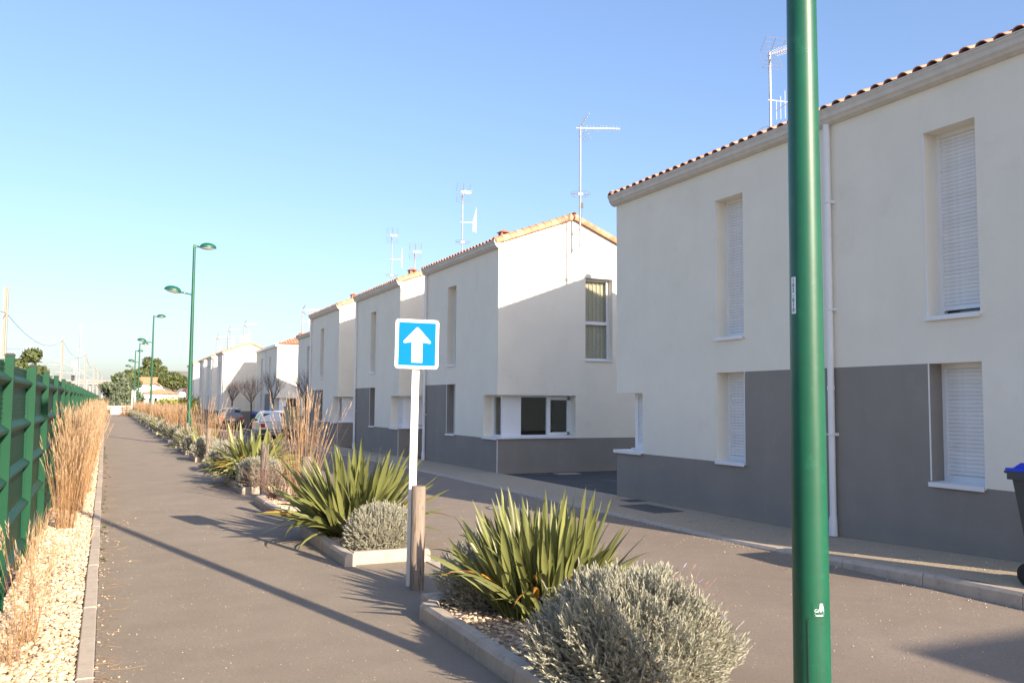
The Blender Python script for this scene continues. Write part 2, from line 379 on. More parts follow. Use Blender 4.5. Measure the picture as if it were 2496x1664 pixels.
def roof(root, X0, y0, y1, xr, xb, eave_parts=True, verge=True, ridge=True, verge_r=True):
    zE = ZE+EV; zr = zE+SL*(xr-X0+.06); xe = X0-.06
    ang = math.atan(SL); sbk = .41; zbk = zr-sbk*(xb-xr)
    Ls = (xr-xe)/cos(ang)
    # deck
    d = MB()
    d.poly([(xe, y0-.03, zE), (xe, y1+.03, zE), (xr, y1+.03, zr), (xr, y0-.03, zr)])
    d.poly([(xr, y0-.03, zr), (xr, y1+.03, zr), (xb+.1, y1+.03, zbk-.04), (xb+.1, y0-.03, zbk-.04)])
    d.poly([(xe, y0-.03, zE-.03), (xr, y0-.03, zr-.03), (xr, y1+.03, zr-.03), (xe, y1+.03, zE-.03)])
    d.box(xe+.01, xe+.03, y0-.03, y1+.03, zE-.10, zE-.004)
    deck = d.build('roof_deck', 'tile_far', root)
    pitch = .205; n = int((y1-y0)/pitch)+1; pitch = (y1-y0)/(n-1) if n > 1 else pitch
    for i in range(n):
        y = y0+i*pitch
        if eave_parts:
            o = link('roof_tile', TILE, root, (xe-.075, y+random.uniform(-.008,.008), zE-.028+random.uniform(-.004,.006)), rot=(0, -ang+random.uniform(-.01,.02), random.uniform(-.02,.02)))
    # joined columns above the eave row: cover tiles, as one surface
    V = []; F = []
    for (xa, za, xb_, zb_) in ((xe+.12, zE+SL*.12, xr, zr), (xb+.1, zbk-.04, xr, zr)):
        nseg = 5
        tot = sqrt((xb_-xa)**2+(zb_-za)**2); rows = max(1, int(tot/.25))
        for i in range(n):
            y = y0+i*pitch
            for rr in range(rows):
                t0, t1 = rr/rows, min(1, (rr+1.12)/rows)
                k0 = len(V)
                for (t, r) in ((t0, .088), (t1, .074)):
                    cx, cz = xa+(xb_-xa)*t, za+(zb_-za)*t
                    for j in range(nseg+1):
                        a = pi*j/nseg; V.append((cx, y+r*cos(a), cz+r*sin(a)*.85-.008+.012*(1-t*0)))
                for j in range(nseg): F.append((k0+j, k0+j+1, k0+nseg+2+j, k0+nseg+1+j))
    o = link('tile_courses', npmesh('tile_courses', V, F, 'tile_far', smooth=True), root); stuff(o)
    if verge:
        for yy, sgn in ((y0, -1),)+(((y1, 1),) if verge_r else ()):
            for k in range(int(Ls/.2)+1):
                x = xe+.0+k*.2*cos(ang)
                if x > xr-.05: break
                for off, dz in ((-.045, -.05),):
                    link('verge_tile', TILE, root, (x-.05, yy-off*sgn*0+sgn*.01, zE+(x-xe)*SL-.03), rot=(.75 if sgn < 0 else -.75, -ang+.03, 0), scale=(1, 1.3, 1.3))
            for k in range(int((xb-xr)/.19)):
                x = xr+.02+k*.19
                link('verge_tile', TILE, root, (x+.24, yy+sgn*.01, zr-(x+.22-xr)*sbk-.03), rot=((.75 if sgn < 0 else -.75)*-1, -math.atan(sbk)+.03, pi), scale=(1, 1.3, 1.3))
    if ridge:
        m_ = int((y1-y0+.1)/.36)+1
        for k in range(m_):
            link('ridge_tile', RIDGE, root, (xr, y0-.06+k*.36, zr-.012), rot=(0, -.02, pi/2))
        q = MB(); q.box(xr-.09, xr+.09, y0-.05, y1+.03, zr-.03, zr+.035); q.build('mortar_bed', 'mortar', root)
    return zr, zbk
GP = [(0, -.02), (-.03, -.02), (-.085, .005), (-.10, .03), (-.125, .055), (-.135, .10), (-.155, .13), (-.155, .15), (-.165, .15), (-.165, .165), (-.14, .165), (-.135, .13), (-.02, .13), (0, .13)]
def gutter(root, X0, y0, y1):
    g_ = MB(); g_.prism([(X0+u, ZE-.04+v) for u, v in GP], 'y', y0-.08, y1+.06); g_.build('gutter', 'gutter', root, smooth=False)
def pipe(root, X0, y, zb, r=.042, foot=True, brackets=(1.3, 2.9, 4.3)):
    p = MB(); p.tube([(X0-.06, y, zb+.02), (X0-.06, y, ZE-.05)], r, 12)
    for z in (zb+1.85,): p.tube([(X0-.06, y, z), (X0-.06, y, z+.06)], r+.006, 12)
    if foot:
        p.tube([(X0-.065, y, zb+.012), (X0-.065, y, zb+.20), (X0-.06, y, zb+.26)], [r+.014, r+.011, r+.003], 12)
    dp = p.build('downpipe', 'alu_white', root, smooth=True)
    for z in brackets:
        q = MB(); q.box(X0-.06, X0, y-r-.02, y-r+.005, z, z+.035); q.box(X0-.105, X0-.001, y-r-.004, y+r+.004, z+.008, z+.026); q.build('bracket', 'alu_white', dp)
CW = (.85, 1.87)
def reveal(mb, X, ya, yb, za, zb, gy0=0, gy1=0, d=.24, top=True):
    mb.quad((X, ya, za), (X+d, ya, za), (X+d, ya, zb), (X, ya, zb), gy0)
    mb.quad((X, yb, za), (X+d, yb, za), (X+d, yb, zb), (X, yb, zb), gy1)
    mb.quad((X, ya, zb), (X+d, ya, zb), (X+d, yb, zb), (X, yb, zb), 0)
    mb.quad((X, ya, za), (X+d, ya, za), (X+d, yb, za), (X, yb, za), 0)
def corner_window(root, mb, X, yc, s, wy, wx, kinds=('glass', 'panel+glass'), fine=False, side=True):
    """wraps the corner at (X, yc); s=+1: house extends to +y from the corner; wy along front, wx along gable"""
    za, zb = CW; d = .24; yi = yc+s*d; yf = yc+s*wy
    # soffit, sill bed, jambs
    a, b_ = sorted((yc, yf))
    mb.quad((X, a, zb), (X+wx, a, zb), (X+wx, b_, zb), (X, b_, zb), 0)
    mb.quad((X, a, za-.002), (X+wx, a, za-.002), (X+wx, b_, za-.002), (X, b_, za-.002), 0)
    mb.quad((X, yf, za), (X+d+.1, yf, za), (X+d+.1, yf, zb), (X, yf, zb), 0)
    mb.quad((X+wx, yc, za), (X+wx, yi+s*.1, za), (X+wx, yi+s*.1, zb), (X+wx, yc, zb), 0)
    f = MB(); t = .05; x = X+d
    def by(y0_, y1_, *r): f.box(r[0], r[1], min(y0_, y1_), max(y0_, y1_), r[2], r[3])
    by(yi, yi+s*.10, x, x+.10, za, zb)                    # corner post
    by(yf, yf-s*t, x, x+.06, za, zb); by(yi+s*.10, yf-s*t, x, x+.06, za, za+t); by(yi+s*.10, yf-s*t, x, x+.06, zb-t, zb)
    xe = X+wx
    by(yi, yi+s*.06, xe-t, xe, za, zb); by(yi, yi+s*.06, x+.10, xe-t, zb-t, zb); by(yi, yi+s*.06, x+.10, xe-t, za, za+t)
    xm = X+d+.10+.40; mid = xm+(xe-t-xm)*.56
    by(yi+s*.005, yi+s*.055, x+.10, xm, za+t, zb-t)                 # solid corner panel
    by(yi-s*.012, yi+s*.05, mid-.05, mid+.05, za+t, zb-t)
    by(yi-s*.012, yi+s*.05, mid+.05, xe-t, zb-t-.06, zb-t); by(yi-s*.012, yi+s*.05, mid+.05, xe-t, za+t, za+t+.06); by(yi-s*.012, yi+s*.05, xe-t-.06, xe-t, za+t, zb-t)
    wn = f.build('corner_window', 'pvc_white', root)
    if kinds[0] == 'shutter':
        L = abs(yf-s*t-(yi+s*.10)); n_ = int((zb-za-2*t-.05)/slat_h); y_ = min(yi+s*.10, yf-s*t)
        for i in range(n_): link('slat', slat(L), wn, (x+.02, y_, zb-t-(i+1)*slat_h))
        q = MB(); q.box(x+.005, x+.03, y_, y_+L, za+t, zb-t-n_*slat_h); q.build('bottom_rail', 'alu_white', wn)
    else:
        q = MB(); q.quad((x+.03, yi, za), (x+.03, yf, za), (x+.03, yf, zb), (x+.03, yi, zb)); q.build('pane', 'glazing', wn)
    q = MB()
    if kinds[1] == 'shutter':
        n_ = int((zb-za-2*t)/slat_h)
        for i in range(n_):
            z = zb-t-(i+1)*slat_h; q.box(xm, xe-t, yi-.012 if s > 0 else yi, yi if s > 0 else yi+.012, z, z+.040)
        stuff(q.build('shutter_slats', 'shutter', wn))
    else:
        q.quad((xm, yi+s*.03, za+t), (xe-t, yi+s*.03, za+t), (xe-t, yi+s*.03, zb-t), (xm, yi+s*.03, zb-t)); q.build('pane', 'glazing', wn)
        if kinds[1] == 'half':
            q = MB()
            for i in range(8):
                z = zb-t-(i+1)*slat_h; q.box(xm, xe-t, min(yi, yi-s*.012), max(yi, yi-s*.012), z, z+.040)
            stuff(q.build('shutter_slats', 'shutter', wn))
    # sills
    q = MB(); o = .045
    q.box(X-o, X+d, min(yc-s*o, yf+s*.012), max(yc-s*o, yf+s*.012), za-.03, za+.004)
    q.box(X+d, X+wx+.012, min(yc-s*o, yi), max(yc-s*o, yi), za-.03, za+.003)
    q.box(X-o-.006, X-o, min(yc-s*o, yf+s*.012), max(yc-s*o, yf+s*.012), za-.052, za+.004)
    q.box(X+d-.05, X+wx-.01, min(yi-s*.055, yi), max(yi-s*.055, yi), za+.0031, za+.04)
    q.build('sill', 'alu_white', wn)
    return wn
def house(label, X0, y0, y1, xr, xb, units, group=None, fine=0, corner_near=None, corner_far=None, gable_win=None, chimney=None, drop=0.0, hip=False, eave=True, roofparts=True):
    """units: list of dict(win=(ya,yb), grey=(ya,yb), pipe=y)"""
    global ZE
    ZE = 5.46-drop
    root = thing('terraced_house', label, 'house', (0, 0, 0), group=group)
    zb0 = -.6; mb = MB()
    greys = [(y0-.01, y1+.01, zb0, CW[0]-.03)]+[(u['grey'][0], u['grey'][1], zb0, 2.17) for u in units if u.get('grey')]
    holes = []; base = zg((y0+y1)/2)
    for u in units:
        a, b_ = u['win']; holes += [(a, b_, 2.70, 4.84), (a, b_, CW[0]-.02, 2.17)]
    ch = []
    if corner_near: holes.append((y0, y0+.85, *CW))
    if corner_far: holes.append((y1-.85, y1, *CW))
    wall_plane(mb, 'y', X0, y0, y1, zb0, ZE, holes, greys)
    zE = ZE+EV; zr = zE+SL*(xr-X0+.06); zbk = zr-.41*(xb-xr)
    for yy, cw, gw in ((y0, corner_near, gable_win), (y1, corner_far, None)):
        h = []
        if cw: h.append((X0, X0+2.13, *CW))
        if gw: h.append(gw)
        wall_plane(mb, 'x', yy, X0, xb, zb0, min(ZE, 4.95), h, [(X0-.01, xb+.01, zb0, CW[0]-.03)])
        if hip: mb.quad((X0, yy, 4.95), (xb, yy, 4.95), (xb, yy, ZE), (X0, yy, ZE))
        else: mb.poly([(X0, yy, 4.95), (xb, yy, 4.95), (xb, yy, zbk-.03), (xr, yy, zr-.03), (X0, yy, zE-.0)])
    mb.quad((xb, y0, zb0), (xb, y1, zb0), (xb, y1, zbk), (xb, y0, zbk))
    for u in units:
        a, b_ = u['win']; gr = u.get('grey')
        g1 = 1 if gr and abs(gr[0]-b_) < .02 else 0; g0 = 1 if gr and abs(gr[1]-a) < .02 else 0
        reveal(mb, X0, a, b_, 2.70, 4.84); reveal(mb, X0, a, b_, CW[0]-.02, 2.17, g0, g1)
        for nm, z0_, z1_ in (('u', 2.70, 4.84), ('g', CW[0]-.02, 2.17)):
            window(root, X0, a, b_, z0_, z1_, u.get('kind', 'glass'), fine=fine > 0, gap=u.get('gap', 0) if nm == 'u' else 0)
        if fine or True:
            q = MB(); e = .006
            yj = b_ if g1 else (a if g0 else b_)
            q.box(X0-e, X0+.004, yj-e, yj+e, CW[0], 2.17); q.box(X0-e, X0+.004, b_-e, b_+e, 2.72, 4.84)
            q.build('corner_bead', 'alu_white', root)
    if corner_near: corner_window(root, mb, X0, y0, 1, .85, 2.13, corner_near)
    if corner_far: corner_window(root, mb, X0, y1, -1, .85, 2.13, corner_far)
    q = MB(); e = .007
    q.box(X0-e, X0+e, y0-e, y0+e, base-.05, CW[0]-.055)
    if corner_near: q.build('corner_bead', 'alu_white', root)
    if gable_win:
        xa, xb_, za, zb = gable_win; d = .2; yy = y0
        mb.quad((xa, yy, za), (xa, yy+d, za), (xa, yy+d, zb), (xa, yy, zb)); mb.quad((xb_, yy, za), (xb_, yy+d, za), (xb_, yy+d, zb), (xb_, yy, zb))
        mb.quad((xa, yy, zb), (xb_, yy, zb), (xb_, yy+d, zb), (xa, yy+d, zb)); mb.quad((xa, yy, za), (xb_, yy, za), (xb_, yy+d, za), (xa, yy+d, za))
        f = MB(); t = .06; y_ = yy+d-.02; zm = za+(zb-za)*.46
        f.box(xa, xa+t, y_, y_+.06, za, zb); f.box(xb_-t, xb_, y_, y_+.06, za, zb)
        for z in (za, zm-.04, zb-t): f.box(xa+t, xb_-t, y_, y_+.06, z, z+(.08 if z == zm-.04 else t))
        f.box(xa+t, xa+t+.03, y_-.012, y_, zm+.04, zb-t); f.box(xb_-t-.03, xb_-t, y_-.012, y_, zm+.04, zb-t)
        wn = f.build('window', 'pvc_white', root)
        q = MB(); q.quad((xa+t, y_+.03, za+t), (xb_-t, y_+.03, za+t), (xb_-t, y_+.03, zb-t), (xa+t, y_+.03, zb-t)); q.build('pane', 'glazing', wn)
        q = MB(); q.box(xa-.012, xb_+.012, yy-.04, y_, za-.025, za+.003); q.build('sill', 'alu_white', wn)
        q = MB(); N = 60
        for (c0, c1) in ((xa+.03, xb_-.03),):
            P = [(c0+(c1-c0)*i/N, y_+.10+.02*sin(i*1.3)+.012*sin(i*.61)) for i in range(N+1)]
            for i in range(N): q.quad((*P[i], za+.02), (*P[i+1], za+.02), (*P[i+1], zb-.03), (*P[i], zb-.03))
        q.build('curtain', 'curtain', wn, smooth=True)
    mb.build('wall', ['render_white', 'render_grey'], root)
    if hip:
        r_ = MB(); ov = .1; yc0, yc1 = y0-ov, y1+ov; xe0, xe1 = X0-ov, xb+ov; hr = (xe1-xe0)/2; zz = zE+.36*hr; xm = (xe0+xe1)/2
        A, B, C_, D = (xe0, yc0, zE), (xe1, yc0, zE), (xe1, yc1, zE), (xe0, yc1, zE); E1, E2 = (xm, yc0+hr, zz), (xm, yc1-hr if yc1-hr > yc0+hr else yc0+hr+.01, zz)
        r_.poly([A, B, E1]); r_.poly([B, C_, E2, E1]); r_.poly([C_, D, E2]); r_.poly([D, A, E1, E2]); r_.poly([A, D, C_, B]); r_.build('roof_deck', 'tile_far', root)
        q = MB(); q.box(X0-.14, xb+.1, y0-.14, y0-.005, ZE-.03, ZE+.12); q.box(X0-.14, X0-.005, y0-.005, y1+.1, ZE-.03, ZE+.12); q.build('gutter', 'alu_white', root)
        # near-side hip courses, tile by tile
        p_ = .21; nn = int((xe1-xe0)/p_)
        for i in range(nn):
            xx = xe0+.1+i*p_; run = min(xx-xe0, xe1-xx); rows = int(run*1.06/.3)
            for k_ in range(rows):
                link('roof_tile', TILE, root, (xx, yc0+k_*.3-.03, zE+.36*k_*.3), rot=(0, -math.atan(.36), pi/2), scale=(1.35, 1.1, 1.1))
    else:
        if roofparts: roof(root, X0, y0, y1, xr, xb, eave_parts=eave)
        else: roof(root, X0, y0, y1, xr, xb, eave_parts=False, ridge=False)
        gutter(root, X0, y0, y1)
    for u in units:
        if u.get('pipe') is not None: pipe(root, X0, u['pipe'], zp(u['pipe']) if u['pipe'] < 44 else zg(u['pipe'])+.05)
    if chimney:
        for (x, y, z) in chimney:
            q = MB(); q.box(x-.10, x+.10, y-.10, y+.10, z-.25, z+.10)
            for dx in (-.08, .08):
                for dy in (-.08, .08): q.box(x+dx-.02, x+dx+.02, y+dy-.02, y+dy+.02, z+.10, z+.16)
            cpt = q.build('chimney', 'terracotta', root)
            q = MB(); q.poly([(x-.15, y-.15, z+.16), (x+.15, y-.15, z+.16), (x, y, z+.25)]); q.poly([(x+.15, y-.15, z+.16), (x+.15, y+.15, z+.16), (x, y, z+.25)])
            q.poly([(x+.15, y+.15, z+.16), (x-.15, y+.15, z+.16), (x, y, z+.25)]); q.poly([(x-.15, y+.15, z+.16), (x-.15, y-.15, z+.16), (x, y, z+.25)]); q.quad((x-.15, y-.15, z+.16), (x-.15, y+.15, z+.16), (x+.15, y+.15, z+.16), (x+.15, y-.15, z+.16))
            q.build('cowl', 'terracotta', cpt)
    return root
def rz_(xr, X0=8.5): return ZE+EV+SL*(xr-X0+.06)
HG = 'white and grey two-storey houses along the street'
house('wide white and grey house with closed white roller shutters, nearest on the right', 8.5, 3.3, 13.8, 12.3, 16.1,
      [dict(win=(10.25, 10.90), grey=(8.55, 10.25), kind='shutter', pipe=8.50), dict(win=(6.40, 7.07), grey=(7.07, 8.55), kind='shutter', gap=.05)],
      HG, fine=1, corner_far=('shutter', 'glass'), drop=.06)
house('white and grey house with sunlit gable, corner window and tall curtained gable window', 8.5, 19.2, 24.45, 10.55, 12.7,
      [dict(win=(22.0, 22.65), grey=(22.65, 24.46), pipe=24.36)], HG, corner_near=('glass', 'panel+glass'), gable_win=(10.91, 11.70, 2.76, 4.85), chimney=[(9.25, 20.6, 5.93)])
house('white and grey house seen behind the blue sign, its corner window shuttered', 8.5, 27.0, 32.35, 10.55, 12.7,
      [dict(win=(29.75, 30.4), grey=(30.4, 32.36), pipe=32.25)], HG, corner_near=('shutter', 'shutter'), chimney=[(9.05, 27.5, 5.85)])
house('white and grey house left of the blue sign, with one tall upper slit window', 8.5, 35.1, 40.4, 10.55, 12.7,
      [dict(win=(37.85, 38.5), grey=(38.5, 40.41), pipe=40.3)], HG, corner_near=('glass', 'half'), chimney=[(9.15, 35.45, 5.90)])
house('set-back house half hidden behind its neighbour, terracotta chimney on the eave corner', 10.6, 47.5, 54.2, 12.65, 14.8,
      [dict(win=(50.9, 51.5))], HG, chimney=[(10.68, 53.9, 5.60)], roofparts=False)
house('far white house with hipped tiled roof and blazing sunlit end wall', 10.7, 62.0, 71.4, 15, 17.5,
      [dict(win=(64.6, 65.2), grey=(65.2, 66.7), pipe=66.7), dict(win=(68.2, 68.8))], HG, hip=True, corner_near=('glass', 'panel+glass'))
house('far white house whose broad gable is cut by a slanting shadow, behind the bare trees', 8.5, 73.5, 78.0, 10.5, 12.7,
      [dict(win=(75.8, 76.4), pipe=73.75)], HG, roofparts=False)
for y0, y1, lb in ((81.8, 86.5, 'third white house from the far end of the row, only its gable top sunlit'), (89.2, 93.6, 'second white house from the far end of the row'), (99.4, 107.5, 'last white house of the row, beside the second lamp post in view')):
    house(lb, 8.5, y0, y1, 10.5, 12.7, [dict(win=(y0+2.3, y0+2.9), pipe=y0+.2)], HG, roofparts=False, corner_near=('glass', 'glass') if y0 > 99 else None)
# the house behind the camera whose shadow falls on the road
house('white and grey house standing behind the camera on the right', 8.72, -22, -9.3, 12.3, 16.1, [dict(win=(-14, -13.4), kind='shutter')], HG, hip=True)

# ---------------------------------------------------------------- aerials
def aerial(x, y, z0, z1, label, kind='cross', ring=True, bracket=False, rz=0, vhf=True, th=1.0, group='television aerials on the roofs'):
    t = thing('television_aerial', label, 'aerial', (x, y, z0), rz, group)
    H = z1-z0; m = MB(); m.tube([(0,0,0), (0,0,H)], .026*th, 8)
    for i in range(7): zz = H*(.12+.12*i); m.tube([(0,0,zz), (0,0,zz+.012)], .029*th, 8)
    m.build('mast', 'galvanised', t, smooth=True)
    u = MB()   # UHF comb pointing along +x (kind 'yagi') or away (kind 'cross')
    d = Vector((1, 0, .06)).normalized() if kind == 'yagi' else Vector((-.18, -1, -.20)).normalized()
    s = Vector((-d.y, d.x, 0)).normalized(); up = d.cross(s)*-1
    if up.z < 0: up = -up
    c = Vector((0, 0, H-.05)); L = 1.05 if kind == 'yagi' else 1.0
    u.tube([c-d*.1, c+d*L], .012*th, 6)
    for i in range(11):
        p = c+d*(.16+i*(L-.18)/10)
        for sg in (-1, 1):
            if kind == 'yagi': u.tube([p, p+s*sg*.085+up*.05*1], .0045*th, 4); u.tube([p, p+s*sg*.085-up*.05], .0045*th, 4)
            else: u.tube([p, p+s*sg*.11+up*.04], .0045*th, 4); u.tube([p, p+s*sg*.11-up*.04], .0045*th, 4)
    u.build('comb', 'alu_white', t)
    g_ = MB()
    for sg in (-1, 1):
        a = up*sg; bvec = -d*-.5
        o0 = c+d*.02
        e1 = o0+(a*.30+d*.16)
        o1 = o0+a*.05
        for side in (-1, 1): g_.tube([o1+s*side*.22, e1+s*side*.22], .005*th, 4)
        g_.tube([o1, e1], .007*th, 4)
        for k in range(4):
            q = o1+(e1-o1)*k/3; g_.tube([q-s*.24, q+s*.24], .004*th, 4)
    g_.build('reflector', 'wire', t)
    if vhf:
        v = MB(); zc = H*.56; b0 = Vector((.02, 0, zc)); b1 = Vector((.42, -.05, zc+.01)); v.tube([Vector((-.06,0,zc)), b1], .009*th, 6)
        bd = Vector((.25, .9, 0)).normalized() if not rz else Vector((.9, .3, 0)).normalized()
        v.tube([b1-bd*.45, b1+bd*.55], .008*th, 6)
        for i in range(6):
            p = b1+bd*(-.43+.19*i); hh = .42-.045*i
            v.tube([p-Vector((0,0,hh)), p+Vector((0,0,hh))], .0055*th, 4)
        v.build('vhf_rods', 'alu_white', t)
    if ring:
        r_ = MB(); zc = H*(.27 if not bracket else .43)
        for dz in (0, .05):
            pts = [(.24*cos(a)+(.02), .24*sin(a), zc+dz) for a in np.linspace(.3, 2*pi-.1, 22)]
            r_.tube(pts, .005*th, 4)
        r_.tube([(-.24, 0, zc+.02), (.24, 0, zc+.02)], .006*th, 4); r_.box(-.05, .06, -.03, .03, zc, zc+.05)
        r_.build('loop', 'wire', t)
    if bracket:
        k = MB()
        for zc in (.06, .46):
            for sg in (-1, 1): k.tube([(0, 0, zc), (sg*.02-.0, .30, zc+sg*.07)], .011*th, 6)
            k.box(-.03, .03, .285, .30, zc-.09, zc+.09)
        k.build('wall_bracket', 'galvanised', t)
        k = MB(); k.box(.02, .08, -.03, .02, 1.0, 1.12); k.tube([(.05,0,1.0), (.03,-.02,.8), (.02,.02,.5), (0.02,-.03,.2)], .004*th, 4); k.build('amplifier', 'black_plastic', t)
    return t
aerial(10.58, 18.90, 5.55, 8.62, 'slender aerial with a long sideways comb, bracketed to the sunlit gable peak', 'yagi', bracket=True, vhf=False, rz=radians(-12))
aerial(11.84, 13.40, 6.5, 8.72, 'roof aerial just left of the big green lamp post, loop at its foot')
aerial(10.5, 26.7, 6.3, 8.65, 'roof aerial above the second gable, seen right of the blue sign')
aerial(10.5, 34.6, 6.2, 8.58, 'roof aerial above the house behind the blue sign, near a terracotta chimney')
aerial(10.5, 31.6, 6.2, 7.45, 'short roof aerial poking up beside the terracotta chimney cowl', ring=False, vhf=False)
aerial(10.8, 54.1, 5.6, 7.3, 'roof aerial over the set-back house with the eave corner chimney', kind='yagi', ring=False, th=1.7)
aerial(10.25, 75.2, 5.9, 8.05, 'tallest far aerial, standing over the white satellite dish', kind='yagi', ring=False, th=2.2)
aerial(9.95, 83.2, 5.8, 8.15, 'far aerial in the middle of the three beyond the satellite dish', kind='yagi', ring=False, th=2.4)
aerial(9.75, 90.6, 5.7, 7.95, 'leftmost far aerial on the row of white houses', kind='yagi', ring=False, th=2.5)
aerial(10.1, 84.6, 5.7, 7.6, 'far aerial standing close behind the middle one', kind='yagi', ring=False, th=2.4)
def dish(x, y, z, r, label, az=0):
    t = thing('satellite_dish', label, 'satellite dish', (x, y, z), az)
    s = MB(); s.lathe([(0.001, 0), (r*.5, .03*r), (r, .2*r), (r*1.02, .2*r)], 24); o = s.build('reflector', 'pvc_white', t, smooth=True); o.rotation_euler = (radians(70), 0, 0)
    s = MB(); s.tube([(0, .02, 0), (0, .25, -.15), (0, .25, -.9)], .025, 8); s.tube([(0, 0, -r*.7), (0, -.45, -.02)], .012, 6); s.box(-.04, .04, -.5, -.42, -.04, .04); s.build('arm', 'galvanised', t)
dish(10.2, 74.4, 6.62, .37, 'round white satellite dish on the far gable roof below the tallest aerial')

# ---------------------------------------------------------------- text helper
def textmesh(s, size, m, name='lettering', bold=0.0):
    cu_ = bpy.data.curves.new('t', 'FONT'); cu_.body = s; cu_.size = size; cu_.align_x = 'CENTER'; cu_.align_y = 'CENTER'; cu_.offset = bold
    o = bpy.data.objects.new('t', cu_); COL.objects.link(o); bpy.context.view_layer.update()
    me = bpy.data.meshes.new_from_object(o); COL.objects.unlink(o); bpy.data.objects.remove(o); bpy.data.curves.remove(cu_)
    me.name = name; me.materials.clear(); me.materials.append(MATS[m]); return me

# ---------------------------------------------------------------- lamp posts
def head_bm(mb, base, dx, tilt=0.0, up=0.0):
    """dome-shaped luminaire reaching out along sign dx"""
    pass
def lamp_parts(t, R0=.081, R1=.048, H=7.45, arm_z=5.55, detail=True):
    p = MB(); nseg = 40 if detail else 16
    prof = [(R0+.02, 0), (R0+.02, .02), (R0, .025), (R0, .05)]+[(R0+(R1-R0)*(i/10), .05+(H-.05)*i/10) for i in range(1, 11)]+[(0.001, H)]
    p.lathe(prof, nseg); p.build('pole', 'lamp_green', t, smooth=True)
    def head(sx, z, x_off, tilt):
        h = MB(); n1, n2 = 10, 18
        # upper dome (half ellipsoid), long axis along x
        k = len(h.v); a, b_, c_ = .30, .19, .17
        for i in range(n1+1):
            ph = (pi/2)*i/n1
            for j in range(n2): th = 2*pi*j/n2; h.v.append((a*cos(ph)*cos(th)*(1+.08*cos(th)), b_*cos(ph)*sin(th), c_*sin(ph)))
        for i in range(n1):
            for j in range(n2): A = k+i*n2+j; B = k+i*n2+(j+1) % n2; h.f.append((A, B, B+n2, A+n2)); h.m.append(0)
        h.prism([(a*1.07*cos(2*pi*j/n2), b_*1.07*sin(2*pi*j/n2)) for j in range(n2)], 'z', -.022, .002)
        h.tube([(-.30, 0, .01), (-.42, 0, 0.0)], [.035, .03], 10)
        o = h.build('lamp_head', 'lamp_green', t, smooth=True)
        l_ = MB(); k = 0
        for i in range(5):
            ph = (pi/2)*i/4
            for j in range(n2): th = 2*pi*j/n2; l_.v.append((.27*cos(ph)*cos(th), .17*cos(ph)*sin(th), -.02-.07*sin(ph)))
        for i in range(4):
            for j in range(n2): A = i*n2+j; B = i*n2+(j+1) % n2; l_.f.append((A, B, B+n2, A+n2)); l_.m.append(0)
        l_.build('lens', 'lamp_lens', o, smooth=True)
        o.rotation_euler = (0, tilt, 0 if sx > 0 else pi); o.location = (sx*(x_off), 0, z); return o
    head(1, H-.06, .46, 0); head(-1, arm_z+.15, .68, radians(-10))
    a = MB(); a.box(-.05, .08, -.04, .04, H-.10, H+.01); a.tube([(.06, 0, H-.05), (.10, 0, H-.05)], .032, 10)
    a.tube([(0, 0, arm_z+.03), (-.30, 0, arm_z+.085)], .028, 10); a.build('arm', 'lamp_green', t, smooth=True)
def lamp(x, y, label, R0=.081, R1=.048, detail=False, z=0):
    t = thing('street_lamp', label, 'street lamp', (x, y, z), 0, 'green street lamps along the path'); lamp_parts(t, R0, R1, detail=detail); return t
near = lamp(2.765, 2.92, 'big green lamp post in the right foreground, with a number sticker and a small hatch', .0795, .046, True)
def radius_at(z): return .0795+(.046-.0795)*((z-.05)/(7.45-.05))
def wrap(me, ang, z, tangential_scale=1.0, off=.001):
    """bend a flat mesh (x right, y up) round the pole at azimuth ang and height z"""
    for v in me.vertices:
        zz = z+v.co.y; r = radius_at(zz)+off; th = ang+v.co.x/r; v.co = (r*cos(th), r*sin(th), zz)
    me.update(); return me
camang = atan2(-2.92, -2.765)      # azimuth towards the camera
def patch(wd, ht, m, name, n_=8, cut=None, rnd=0):
    s = MB()
    for i in range(n_):
        a, b_ = -wd/2+wd*i/n_, -wd/2+wd*(i+1)/n_
        def rr(x):
            if rnd == 0: return ht/2
            dx = max(0, abs(x)-(wd/2-rnd)); return ht/2-rnd+sqrt(max(0, rnd*rnd-dx*dx))
        s.quad((a, -ht/2, 0), (b_, -ht/2, 0), (b_, rr(b_), 0), (a, rr(a), 0))
    return s.mesh(name, m)
ang1 = camang-radians(47)
stk = link('number_label', wrap(patch(.026, .160, 'sticker_white', 'number_label'), ang1, 2.17, off=.0012), near)
for i, chh in enumerate('102-010'):
    link('digit', wrap(textmesh(chh, .024, 'ink', 'digit', .0004), ang1, 2.17+.064-i*.0213, off=.0020), stk)
ang2 = camang+radians(24)
stg = link('maker_label', wrap(patch(.056, .056, 'sticker_green', 'maker_label'), ang2, .842, off=.0012), near)
link('lettering', wrap(textmesh('GHM', .019, 'sticker_white'), ang2+.02, .842-.004, off=.002), stg)
s = MB(); s.poly([(-.006, -.004, 0), (.014, -.004, 0), (.008, .022, 0), (-.004, .022, 0)]); link('emblem', wrap(s.mesh('emblem', 'sticker_white'), ang2+.1, .846, off=.0023), stg)
s = MB(); s.box(-.02, .022, -.0015, .0015, 0, .0001); link('emblem', wrap(s.mesh('emblem', 'sticker_white'), ang2+.02, .826, off=.002), stg)
link('lettering', wrap(textmesh('NORMES', .0085, 'sticker_white', bold=.0003), ang2+.02, .819, off=.002), stg)
dm = patch(.088, .50, 'lamp_green', 'hatch', 14, rnd=.012); link('hatch', wrap(dm, ang2-.05, .555, off=.0022), near)
